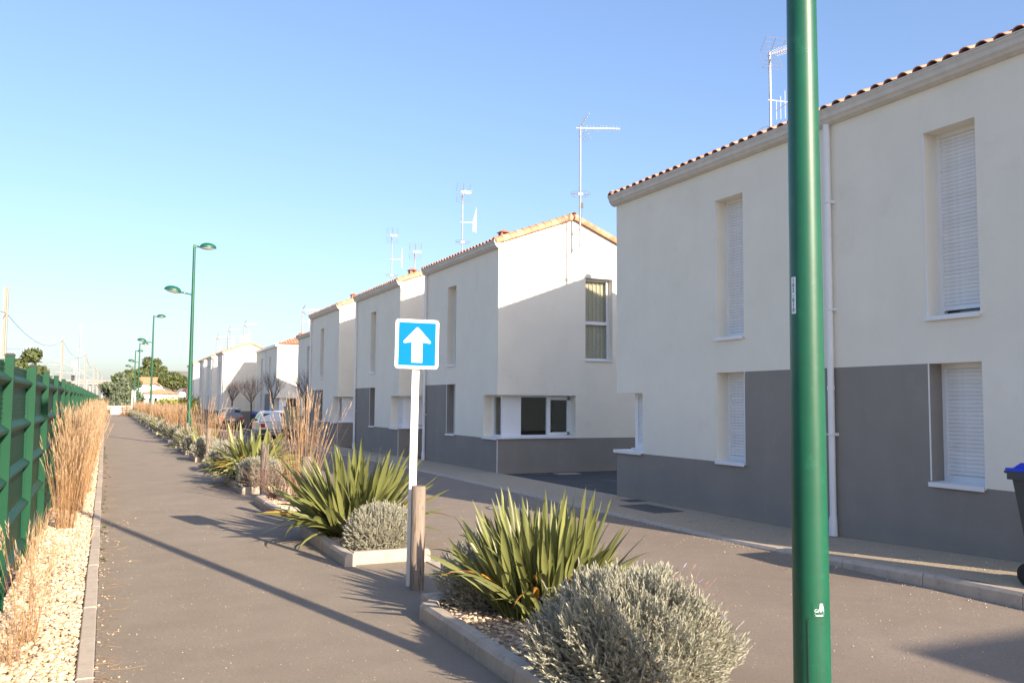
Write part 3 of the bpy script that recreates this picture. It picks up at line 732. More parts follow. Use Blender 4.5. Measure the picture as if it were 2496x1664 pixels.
s = MB(); s.poly([(.003*cos(a), .005*sin(a), 0) for a in np.linspace(0, 2*pi, 10)[:-1]]); link('keyhole', wrap(s.mesh('keyhole', 'ink'), ang2+.10, .785, off=.003), near)
# dark seam round the hatch
s = MB()
s.quad((-.0455, -.25, 0), (-.0435, -.25, 0), (-.0435, .240, 0), (-.0455, .240, 0))
for k in range(14):
    a, b_ = -.0335+k*.0052, -.0335+(k+1)*.0052; s.quad((a, .2500, 0), (b_, .2500, 0), (b_, .2518, 0), (a, .2518, 0))
for k in range(5):
    t0, t1 = pi-k*pi/10, pi-(k+1)*pi/10; c = (-.0335, .240)
    s.quad((c[0]+.010*cos(t0), c[1]+.010*sin(t0), 0), (c[0]+.012*cos(t0), c[1]+.012*sin(t0), 0), (c[0]+.012*cos(t1), c[1]+.012*sin(t1), 0), (c[0]+.010*cos(t1), c[1]+.010*sin(t1), 0))
link('hatch_seam', wrap(s.mesh('hatch_seam', 'ink'), ang2-.05, .555, off=.0028), near)
lamp(2.8, 34.3, 'tall green double-headed lamp post standing among the planters, nearest of those seen whole')
lamp(2.8, 64.8, 'second green double-headed lamp post seen whole, half way down the path')
lamp(2.8, 91.4, 'third green lamp post down the path, thin with distance', z=-.35)
lamp(2.8, 104.8, 'farthest green lamp post by the end of the path', z=-.4)

# ---------------------------------------------------------------- sign and wooden posts
def wood_post(name, x, y, label, h=.94, r=.070, tilt=(0, 0), group='round wooden posts between the planters', seed=0):
    rr = random.Random(seed); n_, m_ = 20, 9; V = []; F = []
    ph = [rr.uniform(0, 6.28) for _ in range(4)]
    for i in range(m_+1):
        z = -.1+(h+.1)*i/m_
        for j in range(n_):
            a = 2*pi*j/n_; q = r*(1+.02*sin(3*a+ph[0])+.015*sin(7*a+ph[1]+z)+.01*rr.uniform(-1, 1)); V.append((q*cos(a), q*sin(a), z))
    for i in range(m_):
        for j in range(n_): A = i*n_+j; B = i*n_+(j+1) % n_; F.append((A, B, B+n_, A+n_))
    me = npmesh(name, V, F, 'wood_post', smooth=True)
    s = MB(); s.poly([V[m_*n_+j] for j in range(n_)])
    t = thing(name, label, 'wooden post', (x, y, 0), 0, group); t.rotation_euler = (*tilt, rr.uniform(0, 6))
    link('shaft', me, t); link('end_grain', s.mesh('end_grain', 'wood_post'), t); return t
wood_post('wooden_post', 2.622, 7.70, 'knotty grey-brown wooden post at the foot of the one-way sign', .93, .065, (.01, .012), seed=3)
wood_post('wooden_post', 2.56, 12.3, 'wooden post half hidden behind the second spiky plant', .93, .07, seed=4)
wood_post('wooden_post', 2.57, 15.9, 'wooden post with bare red twigs at its foot, left of the straw clump', .93, .07, seed=5)
wood_post('wooden_post', 2.56, 25.0, 'wooden post amid pale straw near the tall double-headed lamp', .93, .07, seed=6)
ORDW = ['second', 'third', 'fourth', 'fifth', 'sixth', 'seventh', 'eighth', 'ninth', 'tenth', 'eleventh', 'twelfth', 'thirteenth', 'fourteenth']
gaps_y = [20.4, 28.2, 32.4, 36.5, 40.5, 45.2, 49.6, 54, 57.6, 62.3, 67.5, 72.8, 78, 84, 90, 96]
fp = []
for i, y in enumerate(gaps_y):
    t = wood_post('wooden_post', 2.6+.05*(i % 2), y, ('wooden post before the straw, beyond the drooping spiky plant', 'wooden post just in front of the tall double-headed lamp', 'wooden post just beyond the tall double-headed lamp')[i] if i < 3 else 'small wooden post in the far planter row, %s beyond the tall lamp' % ORDW[i-3], .9, .065, seed=10+i)
    if i >= 3: t['group'] = 'far wooden posts in the planter row'
st = thing('one_way_sign', 'square blue one-way sign with a white upward arrow on a pale steel pole', 'road sign', (2.612, 7.87, 0), 0)
st.rotation_euler = (0, radians(.7), radians(-8))
p = MB(); p.prism([(-.034,-.018),(.034,-.018),(.034,.018),(-.034,.018)], 'z', -.1, 2.40); p.build('pole', 'sign_pole', st)
def rrect(w_, h_, r, n_=6):
    pts = []
    for cx, cz, a0 in ((w_/2-r, h_/2-r, 0), (-w_/2+r, h_/2-r, 90), (-w_/2+r, -h_/2+r, 180), (w_/2-r, -h_/2+r, 270)):
        for i in range(n_+1): a = radians(a0+90*i/n_); pts.append((cx+r*cos(a), cz+r*sin(a)))
    return pts
SW, SHH, zc = .412, .462, 2.235
def frontface(pts, y, m, name, par, th=.0006):
    s = MB(); s.prism([(u, v+zc) for u, v in pts], 'y', y, y+th); return s.build(name, m, par)
s = MB(); s.prism([(u, v+zc) for u, v in rrect(SW, SHH, .03)], 'y', -.050, -.022); plate = s.build('plate', 'sign_white', st)
s = MB(); s.prism([(u, v+zc) for u, v in rrect(SW-.012, SHH-.012, .026)], 'y', -.0518, -.0500); s.build('white_border', 'sign_white', plate)
frontface([(-.176, -.202), (.176, -.202), (.176, .202), (-.176, .202)], -.0532, 'sign_blue', 'blue_field', plate, .0012)
ar = [(-.056, -.19), (.056, -.19), (.056, .02), (.13, .010), (.142, .015), (.142, .027), (.008, .172), (-.008, .172), (-.142, .027), (-.142, .015), (-.13, .010), (-.056, .02)]
ar = [(u*.905, v*.905) for u, v in ar]
frontface(ar, -.0546, 'sign_white', 'arrow', plate, .0012)
s = MB(); s.box(-.05, .05, -.022, .0, zc+.12, zc+.16); s.box(-.05, .05, -.022, .0, zc-.16, zc-.12); s.build('clamp', 'galvanised', st)

# ---------------------------------------------------------------- fence
fy = [2.6, 5.6, 8.25, 10.8, 13.2]+[15.7+2.62*i for i in range(36)]
FX = -.725; FH = 2.05
fence = thing('mesh_fence', 'dark green ribbed panel fence on posts along the left of the path', 'fence', (FX, 0, 0))
s = MB(); s.prism([(-.034,-.026),(.034,-.026),(.034,.026),(.024,.034),(-.024,.034),(-.034,.026)], 'z', -.2, FH); s.box(-.075, -.034, -.05, -.042, -.1, FH-.03); POST = s.mesh('fence_post', 'fence_green')
s = MB(); s.box(-.038, .038, -.032, .038, FH, FH+.012); s.box(-.030, .030, -.024, .030, FH+.012, FH+.02); CAP = s.mesh('post_cap', 'black_plastic')
prof = [(0, FH-.04)]
for zf in (1.86, 1.44, 1.02, .60): prof += [(0, zf+.06), (.058, zf+.015), (.058, zf-.01), (0, zf-.055)]
prof += [(0, .24), (.05, .2), (.05, .18), (0, .13), (0, .03)]
def panel(L):
    s = MB()
    for i in range(len(prof)-1):
        (a, za), (b_, zb) = prof[i], prof[i+1]
        s.quad((a, 0, za), (a, L, za), (b_, L, zb), (b_, 0, zb))
        s.quad((a-.006, 0, za), (b_-.006, 0, zb), (b_-.006, L, zb), (a-.006, L, za))
    s.quad((0, 0, prof[0][1]), (0, L, prof[0][1]), (-.006, L, prof[0][1]), (-.006, 0, prof[0][1]))
    return s.mesh('fence_panel', 'panel_green')
def wires(L):
    s = MB(); nn = int(L/.05)
    for i in range(nn+1):
        y = i*L/nn
        for k in range(len(prof)-1):
            (a, za), (b_, zb) = prof[k], prof[k+1]
            s.quad((a+.0042, y-.0022, za), (a+.0042, y+.0022, za), (b_+.0042, y+.0022, zb), (b_+.0042, y-.0022, zb))
    for z in [FH-.06-.04*i for i in range(49)]:
        # horizontal wires on the flat stretches only
        if any(abs(z-q) < .075 for q in (1.86, 1.44, 1.02, .60, .19)): continue
        s.quad((.0075, 0, z-.0025), (.0075, L, z-.0025), (.0075, L, z+.0025), (.0075, 0, z+.0025))
    return s.mesh('panel_wires', 'fence_green')
pm = {}; wm = {}
for i, y in enumerate(fy):
    fpst = link('fence_post', POST, fence, (0, y, 0)); link('post_cap', CAP, fpst)
    if i < len(fy)-1:
        L = round(fy[i+1]-y-.085, 2)
        if L not in pm: pm[L] = panel(L)
        po = link('fence_panel', pm[L], fence, (-.045, y+.045, random.uniform(-.01, .01)), rot=(0, random.uniform(-.008, .008), 0))
        if y < 30:
            if L not in wm: wm[L] = wires(L)
            stuff(link('panel_wires', wm[L], po))

# ---------------------------------------------------------------- pebbles
def ico(sub):
    t = (1+sqrt(5))/2
    v = [(-1,t,0),(1,t,0),(-1,-t,0),(1,-t,0),(0,-1,t),(0,1,t),(0,-1,-t),(0,1,-t),(t,0,-1),(t,0,1),(-t,0,-1),(-t,0,1)]
    f = [(0,11,5),(0,5,1),(0,1,7),(0,7,10),(0,10,11),(1,5,9),(5,11,4),(11,10,2),(10,7,6),(7,1,8),(3,9,4),(3,4,2),(3,2,6),(3,6,8),(3,8,9),(4,9,5),(2,4,11),(6,2,10),(8,6,7),(9,8,1)]
    v = [np.array(q)/np.linalg.norm(q) for q in v]
    for _ in range(sub):
        mid = {}; nf = []
        def m(a, b_):
            k = tuple(sorted((a, b_)))
            if k not in mid: q = v[a]+v[b_]; v.append(q/np.linalg.norm(q)); mid[k] = len(v)-1
            return mid[k]
        for a, b_, c in f: ab, bc, ca = m(a, b_), m(b_, c), m(c, a); nf += [(a,ab,ca),(b_,bc,ab),(c,ca,bc),(ab,bc,ca)]
        f = nf
    return np.array(v), np.array(f)
I0, I1 = ico(0), ico(1)
def pebbles(name, pts, size, templ, m='pebble', parent=None, flat=.5):
    tv, tf = templ; N = len(pts); pts = np.asarray(pts)
    s = size*rng.lognormal(0, .32, N)
    sc = np.stack([s*rng.uniform(.8, 1.35, N), s*rng.uniform(.6, 1.0, N), s*rng.uniform(flat*.7, flat*1.3, N)], 1)
    a = rng.uniform(0, 2*pi, N); tx = rng.uniform(-.45, .45, N); ty = rng.uniform(-.45, .45, N)
    V = tv[None]*sc[:, None]*(1+rng.uniform(-.10, .10, (N, len(tv), 1)))
    y2 = V[..., 1]*np.cos(tx)[:, None]-V[..., 2]*np.sin(tx)[:, None]; z2 = V[..., 1]*np.sin(tx)[:, None]+V[..., 2]*np.cos(tx)[:, None]
    x3 = V[..., 0]*np.cos(ty)[:, None]+z2*np.sin(ty)[:, None]; z3 = -V[..., 0]*np.sin(ty)[:, None]+z2*np.cos(ty)[:, None]
    X = x3*np.cos(a)[:, None]-y2*np.sin(a)[:, None]; Y = x3*np.sin(a)[:, None]+y2*np.cos(a)[:, None]
    V = np.stack([X, Y, z3], 2)+pts[:, None]
    F = (tf[None]+np.arange(N)[:, None, None]*len(tv)).reshape(-1, 3)
    return stuff(link(name, npmesh(name, V, F, m, smooth=True), parent))
def area(n_, x0, x1, y0, y1, z=0, dz=.012): return np.stack([rng.uniform(x0, x1, n_), rng.uniform(y0, y1, n_), z+rng.uniform(-dz, dz, n_)], 1)
pebbles('pebbles', area(3800, -.72, -.115, 5.2, 9.0, -.008), .0165, I1)
pebbles('pebbles', area(5200, -.72, -.115, 9.0, 15, -.008), .0175, I0)
pebbles('pebbles', area(7000, -.72, -.115, 15, 30, -.008), .020, I0)
pebbles('pebbles', area(3500, -.72, -.115, 30, 60, -.008), .028, I0)
pp = area(110, -.12, .9, 5, 14, .004, .001); pp[:, 0] = -.02+np.abs(rng.exponential(.08, 110)); pebbles('loose_pebbles', pp, .0085, I0)
pp = area(2400, 0, 2.3, 4.6, 16, .001, 0); pebbles('loose_grit', pp, .0026, I0)
pp = area(2600, 3.4, 7, 3.4, 14, .001, 0); pebbles('loose_grit', pp, .0028, I0)

# ---------------------------------------------------------------- planters and their plants
KH = .13
def kerb_block(L, w_=.12):
    s = MB(); s.prism([(0,-.2),(w_,-.2),(w_,KH-.012),(w_-.012,KH),(.03,KH),(.008,KH-.03)], 'y', 0, L); return s.mesh('kerb_stone', 'concrete')
def planter(y0, y1, label, group=None, x0=2.28, x1=3.10, detail=True):
    t = thing('planter', label, 'planter', (0, 0, 0), group=group)
    nL = max(1, round((y1-y0-.25)/1.0)); L = (y1-y0-.25)/nL; me = kerb_block(L-.012)
    for i in range(nL): link('kerb_stone', me, t, (x0+random.uniform(-.004,.004), y0+i*L, random.uniform(-.004,.004)))
    for i in range(nL): link('kerb_stone', me, t, (x1+.12, y0+i*L+L-.012, 0), rot=(0, 0, pi))
    # front and back stones, set back from the ends; slanted rear corner stone
    me2 = kerb_block(x1-x0-.012-.12+.0)
    link('kerb_stone', me2, t, (x0+.125, y0+.20, 0), rot=(0, 0, -pi/2))
    link('kerb_stone', me2, t, (x1-.005, y1-.06, 0), rot=(0, 0, pi/2))
    me3 = kerb_block(.33); link('kerb_stone', me3, t, (x0+.005, y1-.27, 0), rot=(0, 0, radians(-38)))
    s = MB(); s.box(x0+.10, x1+.01, y0+.16, y1-.13, -.1, .075); s.build('gravel_fill', 'soil', t)
    if detail:
        n_ = int((y1-y0)*(x1-x0)*(520 if y0 < 14 else 260)); pebbles('pebbles', area(n_, x0+.13, x1-.02, y0+.22, y1-.2, .078, .008), .0165, I0, parent=t)
    return t
P_Y = [(3.2, 6.9), (9.0, 11.5), (13.2, 15.25), (16.5, 19.8), (21.1, 24.3), (25.6, 27.7), (28.95, 32.0), (33.2, 36.1), (37.2, 40.1), (41.2, 44.8), (46.05, 49.2), (50.3, 53.5), (54.8, 57.2), (58.4, 61.8), (63.1, 67), (68.2, 72.3), (73.6, 77.4), (79, 83.2), (85, 89), (91, 95), (97, 101)]
ORD = ['first', 'second', 'third', 'fourth', 'fifth', 'sixth', 'seventh', 'eighth', 'ninth', 'tenth', 'eleventh', 'twelfth', 'thirteenth', 'fourteenth', 'fifteenth', 'sixteenth']
pl = ['nearest concrete-kerbed planter at the bottom of the picture, with big silver bush', 'concrete-kerbed planter just beyond the one-way sign, with round silver bush', 'small kerbed planter holding the tall straw clump',
      'kerbed planter with drooping spiky plant and clipped silver bush', 'kerbed planter beyond the drooping spiky plant, silver bush at its end', 'kerbed planter under the straw clump near the tall lamp', 'kerbed planter just before the tall double-headed lamp', 'kerbed planter at the foot of the tall double-headed lamp']
for i, (a, b_) in enumerate(P_Y):
    planter(a, b_, pl[i] if i < len(pl) else 'low kerbed planter in the far row, %s beyond the tall double-headed lamp' % ORD[i-len(pl)], 'concrete-kerbed planters between path and road' if i < len(pl) else 'far kerbed planters', detail=i < 6)

def leaf_mesh(L, W, droop, tw, name='leaf', m='phormium', n_=9):
    """leaf starting vertical along +z then bending over towards +x"""
    V = []; F = []; a = 0; p = np.array([0., 0., 0.]); step = L/n_
    for i in range(n_+1):
        t = i/n_; w_ = W*(.62+.9*t-.2*t*t)*(1-max(0, (t-.55)/.45)**1.7) if t < 1 else 0.0005
        w_ = max(w_, .0008); an = droop*(t**1.8); d = np.array([sin(an), 0, cos(an)]); nrm = np.array([cos(an), 0, -sin(an)])
        if i: p = p+d*step
        r = tw*t; side = np.array([0, cos(r), 0])+nrm*sin(r)*1.0
        V += [p-side*w_/2, p+nrm*(-.22*w_), p+side*w_/2]
    for i in range(n_):
        k = i*3; F += [(k, k+1, k+4, k+3), (k+1, k+2, k+5, k+4)]
    return npmesh(name, V, F, m, smooth=True)
LV = {}
for key, lo, hi in (('up', .02, .32), ('mid', .25, 1.0), ('low', 1.1, 2.2)):
    LV[key] = [leaf_mesh(1, .060*random.uniform(.85, 1.15), random.uniform(lo, hi), random.uniform(-.8, .8)) for _ in range(7)]
OLD = [leaf_mesh(1, .04, random.uniform(.8, 1.9), random.uniform(-.6, .6), m='phormium_old') for _ in range(3)]
def phormium(x, y, label, n_=120, L=1.0, spread=.85, z=.07, seed=1, up=.5, wide=1.0, group='spiky flax-like plants in the planters', joined=False, extra=(), stiff=False, droopy=False):
    t = thing('spiky_plant', label, 'plant', (x, y, z), 0, group); R_ = random.Random(seed)
    jl = []
    for i in range(n_):
        q = ((i+.5)/n_)**up; tilt = q*spread*R_.uniform(.75, 1.12); az = R_.uniform(0, 2*pi) if not extra else R_.uniform(0, 2*pi)
        key = ('up' if q < .2 else 'mid' if q < .45 else 'low') if droopy else 'up' if q < (.82 if stiff else .55) else ('mid' if q < (.97 if stiff else .85) else R_.choice(['mid', 'low'])); me = R_.choice(LV[key])
        if R_.random() < .05 and q > .5: me = R_.choice(OLD)
        l_ = L*R_.uniform(.62, 1.05)*(1-.12*q); br = .16*sqrt(R_.random())*wide; ba = az+R_.uniform(-.7, .7)
        Mx = Matrix.Translation((br*cos(ba), br*sin(ba), 0)) @ Matrix.Rotation(az, 4, 'Z') @ Matrix.Rotation(tilt, 4, 'Y') @ Matrix.Rotation(R_.uniform(-.9, .9), 4, 'Z') @ Matrix.Diagonal((l_, l_*R_.uniform(.8, 1.15), l_, 1))
        if joined: jl.append((me, Mx))
        else:
            o = link('leaf', me, t); o.matrix_local = Mx
    if joined:
        V = []; F = []; k = 0
        for me, Mx in jl:
            c = np.array([Mx @ v.co for v in me.vertices]); V.append(c); F.append(np.array([p_.vertices[:] for p_ in me.polygons])+k); k += len(c)
        stuff(link('leaves', npmesh('leaves', np.concatenate(V), np.concatenate(F), 'phormium', smooth=True), t))
    return t
phormium(3.10, 6.10, 'upright green spiky plant in the nearest planter, tallest in the foreground', 290, .97, .80, seed=5, up=.72, wide=1.9, stiff=True)
phormium(2.79, 10.6, 'broad arching spiky plant left of the sign pole, a few orange leaves', 290, 1.20, 1.15, seed=9, up=.62, wide=1.7, stiff=True)
phormium(2.78, 18.5, 'drooping spiky plant spilling over its kerb beyond the first bare wooden post', 300, 1.22, 1.05, seed=12, up=.55, wide=1.6, droopy=True)
phormium(2.75, 31.0, 'spiky plant just in front of the tall double-headed lamp', 90, 1.1, 1.2, seed=14, joined=True)
phormium(2.7, 26.7, 'small sparse spiky plant with long pale leaves by the straw clump near the lamp', 26, 1.1, 1.25, seed=16, joined=True)
for i, y in enumerate((38.9, 48, 60, 70, 81, 93)):
    phormium(2.7, y, 'distant spiky plant, %s beyond the tall double-headed lamp' % ORD[i], 60, 1.0, 1.1, seed=20+i, joined=True, group='distant spiky plants')

def sprigs(pos, dirs, Lst, nleaf, ll, lw, m='lavender', name='foliage'):
    """sprigs of narrow leaves: vectorised"""
    N = len(pos); t = np.linspace(.12, 1, nleaf); 
    P = pos[:, None]+dirs[:, None]*(t[None, :, None]*Lst[:, None, None])
    a = rng.uniform(0, 2*pi, (N, nleaf)); ref = np.where(np.abs(dirs[:, 2:3]) < .9, np.array([[0, 0, 1.]]), np.array([[1., 0, 0]]))
    u = np.cross(dirs, ref); u /= np.linalg.norm(u, axis=1, keepdims=True); v = np.cross(dirs, u)
    rad = u[:, None]*np.cos(a)[..., None]+v[:, None]*np.sin(a)[..., None]
    open_ = (1.0-.75*t)[None, :, None]*rng.uniform(.5, 1.2, (N, nleaf, 1))
    ld = rad*open_+dirs[:, None]*.9; ld /= np.linalg.norm(ld, axis=2, keepdims=True)
    tang = np.cross(ld, rad); tang /= (np.linalg.norm(tang, axis=2, keepdims=True)+1e-9)
    l_ = ll*rng.uniform(.6, 1.15, (N, nleaf, 1))
    A = P-tang*lw/2; B = P+tang*lw/2; C = P+ld*l_*.6+tang*lw*.6; D = P+ld*l_*.6-tang*lw*.6; E = P+ld*l_
    # quad + tip as two quads (E doubled is avoided: use quad A,B,C,D and tri as quad D,C,E,E')
    E1 = E+tang*lw*.12; E2 = E-tang*lw*.12
    V = np.stack([A, B, C, D, E1, E2], 2).reshape(-1, 3); K = N*nleaf; base = np.arange(K)[:, None]*6
    F = np.concatenate([base+np.array([[0, 1, 2, 3]]), base+np.array([[3, 2, 4, 5]])])
    return V, F
def silver_bush(x, y, rx, ry, h, label, n_=1200, nleaf=18, ll=.028, lw=.0042, seed=1, z=.07, stalks=0, group='silvery lavender bushes in the planters', m='lavender', lump=.10, square=0):
    t = thing('silver_bush', label, 'bush', (x, y, z), 0, group); r_ = np.random.default_rng(seed)
    th = r_.uniform(0, 2*pi, n_); ph = np.arcsin(r_.uniform(-.62, 1, n_)); d = np.stack([np.cos(ph)*np.cos(th), np.cos(ph)*np.sin(th), np.sin(ph)], 1)
    lump_ = 1+lump*np.sin(4*th+seed)*np.cos(3*ph)+lump*.7*np.sin(9*th+2*seed+6*ph)+r_.normal(0, .045, n_)+np.where(r_.random(n_) < .07, r_.uniform(.04, .16, n_), 0)
    if square: 
        e = (np.abs(d)**square).sum(1)**(-1/square); lump_ = lump_*e
    surf = d*lump_[:, None]*np.array([rx, ry, h*.62])+np.array([0, 0, h*.38])
    low_ = surf[:, 2] < .03; surf[low_, 2] = r_.uniform(.02, .10, low_.sum())
    nrm = d*np.array([1/rx, 1/ry, 1/(h*.62)]); nrm /= np.linalg.norm(nrm, axis=1, keepdims=True)
    dr = nrm*.75+np.array([0, 0, .55])+r_.normal(0, .28, (n_, 3)); dr /= np.linalg.norm(dr, axis=1, keepdims=True)
    Ls = r_.uniform(.06, .13, n_)*(1 if h > .4 else .7)
    V, F = sprigs(surf-dr*Ls[:, None]*.75, dr, Ls, nleaf, ll, lw)
    stuff(link('foliage', npmesh('foliage', V, F, m), t))
    iv, if_ = ico(2); e = np.ones(len(iv))
    if square: e = (np.abs(iv)**square).sum(1)**(-1/square)
    cv = iv*e[:, None]*np.array([rx*.78, ry*.78, h*.50])*(1+r_.uniform(-.06, .06, (len(iv), 1)))+np.array([0, 0, h*.36]); cv[:, 2] = np.maximum(cv[:, 2], -.02)
    link('woody_core', npmesh('woody_core', cv, if_, 'lavender_core', smooth=True), t)
    if stalks:
        s = MB()
        for i in range(stalks):
            a = random.uniform(-1.2, .9); q = random.uniform(.35, .95); b0 = Vector((rx*q*cos(a), ry*q*sin(a), h*(.95-.45*q)))
            d_ = Vector((cos(a)*.8, sin(a)*.8, random.uniform(.5, 1.3))).normalized(); Lk = random.uniform(.12, .30)
            s.tube([b0, b0+d_*Lk*.5+Vector((0,0,-.005)), b0+d_*Lk], [.0014, .0012, .0008], 4)
            if random.random() < .45: s.tube([b0+d_*Lk*.93, b0+d_*(Lk+.012)], [.003, .0022], 5, mi=1 if random.random() < .4 else 0)
        stuff(s.build('flower_stalks', ['twig_red', 'lavender_flower'], t))
    return t
silver_bush(2.81, 4.42, .49, .54, .60, 'largest silver lavender bush, at the bottom edge beside the big green lamp post', 5200, 22, .028, .0044, seed=3, stalks=46, lump=.13)
silver_bush(2.83, 6.62, .34, .30, .52, 'dark shaded silver bush behind the nearest spiky plant', 900, 18, .03, .005, seed=4)
silver_bush(2.80, 9.45, .375, .33, .48, 'neat round silver bush just beyond the one-way sign', 2300, 18, .026, .0046, seed=5, lump=.03)
silver_bush(2.66, 16.95, .36, .36, .52, 'clipped boxy silver bush behind the post with red twigs', 1500, 15, .03, .007, seed=6, lump=.03, square=4)
silver_bush(2.68, 21.8, .44, .6, .62, 'loose silver bush beyond the drooping spiky plant', 1300, 15, .035, .009, seed=7)
silver_bush(2.62, 25.9, .38, .45, .60, 'brownish silver bush with a fallen twig, near the straw by the tall lamp', 900, 12, .04, .011, seed=8)
silver_bush(2.6, 29.4, .36, .45, .55, 'small silver bush beside the kerb just short of the tall lamp', 600, 12, .045, .013, seed=9)
for i, y in enumerate((33.9, 37.8, 42, 44, 46.8, 51, 55.4, 59, 64, 69, 74.5, 80, 86, 92, 98)):
    silver_bush(2.62+random.uniform(-.05,.1), y, .38, .5, .6, 'distant silver bush, %s beyond the tall double-headed lamp' % ORD[i], 300, 10, .06, .02, seed=30+i, group='distant silver bushes')

def straw_mesh(n_, H, base_r, spread, plume=True, w_=.0042, seed=1, wild=.25, leafy=.5):
    R_ = random.Random(seed); V = []; F = []; MI = []
    def strip(pts, ws, side, mi):
        k = len(V)
        for p, w2 in zip(pts, ws): V.append(p-side*w2/2); V.append(p+side*w2/2)
        for i in range(len(pts)-1): F.append((k+2*i, k+2*i+1, k+2*i+3, k+2*i+2)); MI.append(mi)
    for i in range(n_):
        a = R_.uniform(0, 2*pi); r = base_r*sqrt(R_.random()); h = H*R_.uniform(.55, 1.0); ti = R_.gauss(0, 1)*spread*.5+spread*.5*(r/base_r)
        d = Vector((cos(a)*sin(ti), sin(a)*sin(ti), cos(ti))); bend = R_.uniform(0, wild)*h; bd = Vector((cos(a), sin(a), -.2))
        b0 = Vector((r*cos(a), r*sin(a), 0)); side = Vector((R_.uniform(-1, 1), R_.uniform(-1, 1), 0)).normalized()
        pts = [b0+d*h*t+bd*bend*t*t*.5 for t in (0, .3, .6, .85, 1)]
        strip(pts, [w_, w_*.9, w_*.7, w_*.5, w_*.3], side, 0)
        if plume and R_.random() < .75:
            top = pts[3]; ax = (pts[4]-pts[3]).normalized(); pl_ = h*R_.uniform(.12, .2)
            for k in range(7):
                q = top+ax*pl_*(k/7); an = R_.uniform(0, 2*pi); s2 = Vector((cos(an), sin(an), 0))
                e = q+ax*pl_*.38+s2*.012*R_.uniform(.5, 1.6)
                strip([q-s2*.002, (q+e)/2+s2*.006, e], [.003, .009, .001], ax.cross(s2).normalized(), 1)
        if R_.random() < leafy:   # a dry leaf
            t0 = R_.uniform(.05, .5); q = b0+d*h*t0; an = R_.uniform(0, 2*pi); o = Vector((cos(an), sin(an), 0)); Lf = R_.uniform(.15, .4)*min(1, h)
            strip([q, q+d*Lf*.5+o*Lf*.2, q+d*Lf*.55+o*Lf*.55, q+d*Lf*.2+o*Lf*.8], [w_, w_*1.3, w_, .001], Vector((-o.y, o.x, 0)), 0)
    return npmesh('stems', [tuple(v) for v in V], F, ['straw', 'straw_pale'], MI)
def straw(x, y, me, label, s=1.0, rz=0, z=0, group='clumps of dry straw-coloured grass', cat='grass clump', name='straw_grass'):
    t = thing(name, label, cat, (x, y, z), rz, group); o = stuff(link('stems', me, t)); o.scale = (s, s, s); return t
SA = [straw_mesh(120, 1.34, .13, .16, seed=40+i, w_=.0050) for i in range(2)]
SB = [straw_mesh(150, 1.56, .17, .15, seed=50+i, w_=.0065) for i in range(4)]
SC_ = [straw_mesh(150, 1.50, .22, .18, seed=60+i, w_=.012, wild=.15) for i in range(3)]
# left verge
straw(-.43, 7.1, straw_mesh(56, .88, .06, .26, seed=70, w_=.0036), 'small dry tuft with feathery heads in the nearest gravel', 1.0, 1, -.02)
straw(-.50, 6.6, straw_mesh(80, .45, .10, .5, seed=71, w_=.003, plume=False), 'low dead tuft at the bottom left beside the feathery one', 1, 0, -.02)
straw(-.45, 8.6, straw_mesh(16, .40, .09, .5, seed=72, w_=.0025), 'thin sprawling dry tuft between the feathery tuft and the first tall clump', 1, 0, -.02)
straw(-.42, 13.1, SA[0], 'first tall straw grass clump beside the fence on the left', .95, 0, -.02)
straw(-.40, 15.2, SB[0], 'second tall straw grass clump along the left fence, leaning to the path', 1.02, .4, -.02)
yy = 16.7; i = 0
while yy < 104:
    lb = 'dry straw grass clump in the long row against the left fence'
    me = (SB if yy < 45 else SC_)[i % (4 if yy < 45 else 3)]
    straw(-.42+random.uniform(-.06, .08), yy, me, lb, random.uniform(.92, 1.12), random.uniform(0, 6), -.02, 'row of straw grass clumps against the fence'); i += 1
    yy += random.uniform(.95, 1.5) if yy < 45 else random.uniform(1.6, 2.4)
# planters
straw(2.86, 14.1, straw_mesh(150, 1.80, .15, .27, seed=80, w_=.0064, leafy=.25, wild=.12), 'tall open straw clump in the small planter, its tips crossing the white car', 1.0, 0, .07)
straw(2.78, 27.2, straw_mesh(130, 1.75, .2, .28, seed=81, w_=.009, leafy=.2), 'tall straw clump right of the tall double-headed lamp', 1.0, 0, .05)
straw(2.95, 23.6, straw_mesh(60, 1.3, .15, .35, seed=82, w_=.008, leafy=.2), 'shorter straw tuft in front of the clump right of the lamp', 1.0, 0, .05)
for i, y in enumerate((35.4, 39.6, 43, 47.6, 48.6, 52, 53, 56.4, 60.5, 61.3, 65.5, 66.4, 70.8, 72, 75.5, 77, 82, 83, 88, 89, 94, 95, 100)):
    straw(2.85+random.uniform(-.15, .2), y, SC_[i % 3], 'distant straw clump in the far planters', random.uniform(.9, 1.1), random.uniform(0, 6), .05, 'distant straw clumps in the planters')
# bare twiggy shrub by the post
def twiggy(x, y, label, n_=60, H=.55, m='twig_red', seed=1, r=.0022):
    R_ = random.Random(seed); s = MB()
    for i in range(n_):
        a = R_.uniform(0, 2*pi); p = Vector((R_.uniform(-.06,.06), R_.uniform(-.06,.06), 0)); d = Vector((cos(a)*R_.uniform(.3, 1.1), sin(a)*R_.uniform(.3, 1.1), 1)).normalized(); pts = [p]
        for k in range(4):
            d = (d+Vector((R_.uniform(-.4,.4), R_.uniform(-.4,.4), R_.uniform(-.3,.25)))).normalized(); p = p+d*H*.28; pts.append(p)
            if R_.random() < .7: e = (d+Vector((R_.uniform(-.9,.9), R_.uniform(-.9,.9), 0))).normalized(); s.tube([p, p+e*H*.2], [r*.7, r*.4], 3, cap=False)
        s.tube(pts, [r*1.5, r*1.2, r, r*.7, r*.4], 3, cap=False)
    t = thing('bare_shrub', label, 'shrub', (x, y, .03)); stuff(s.build('twigs', m, t)); return t
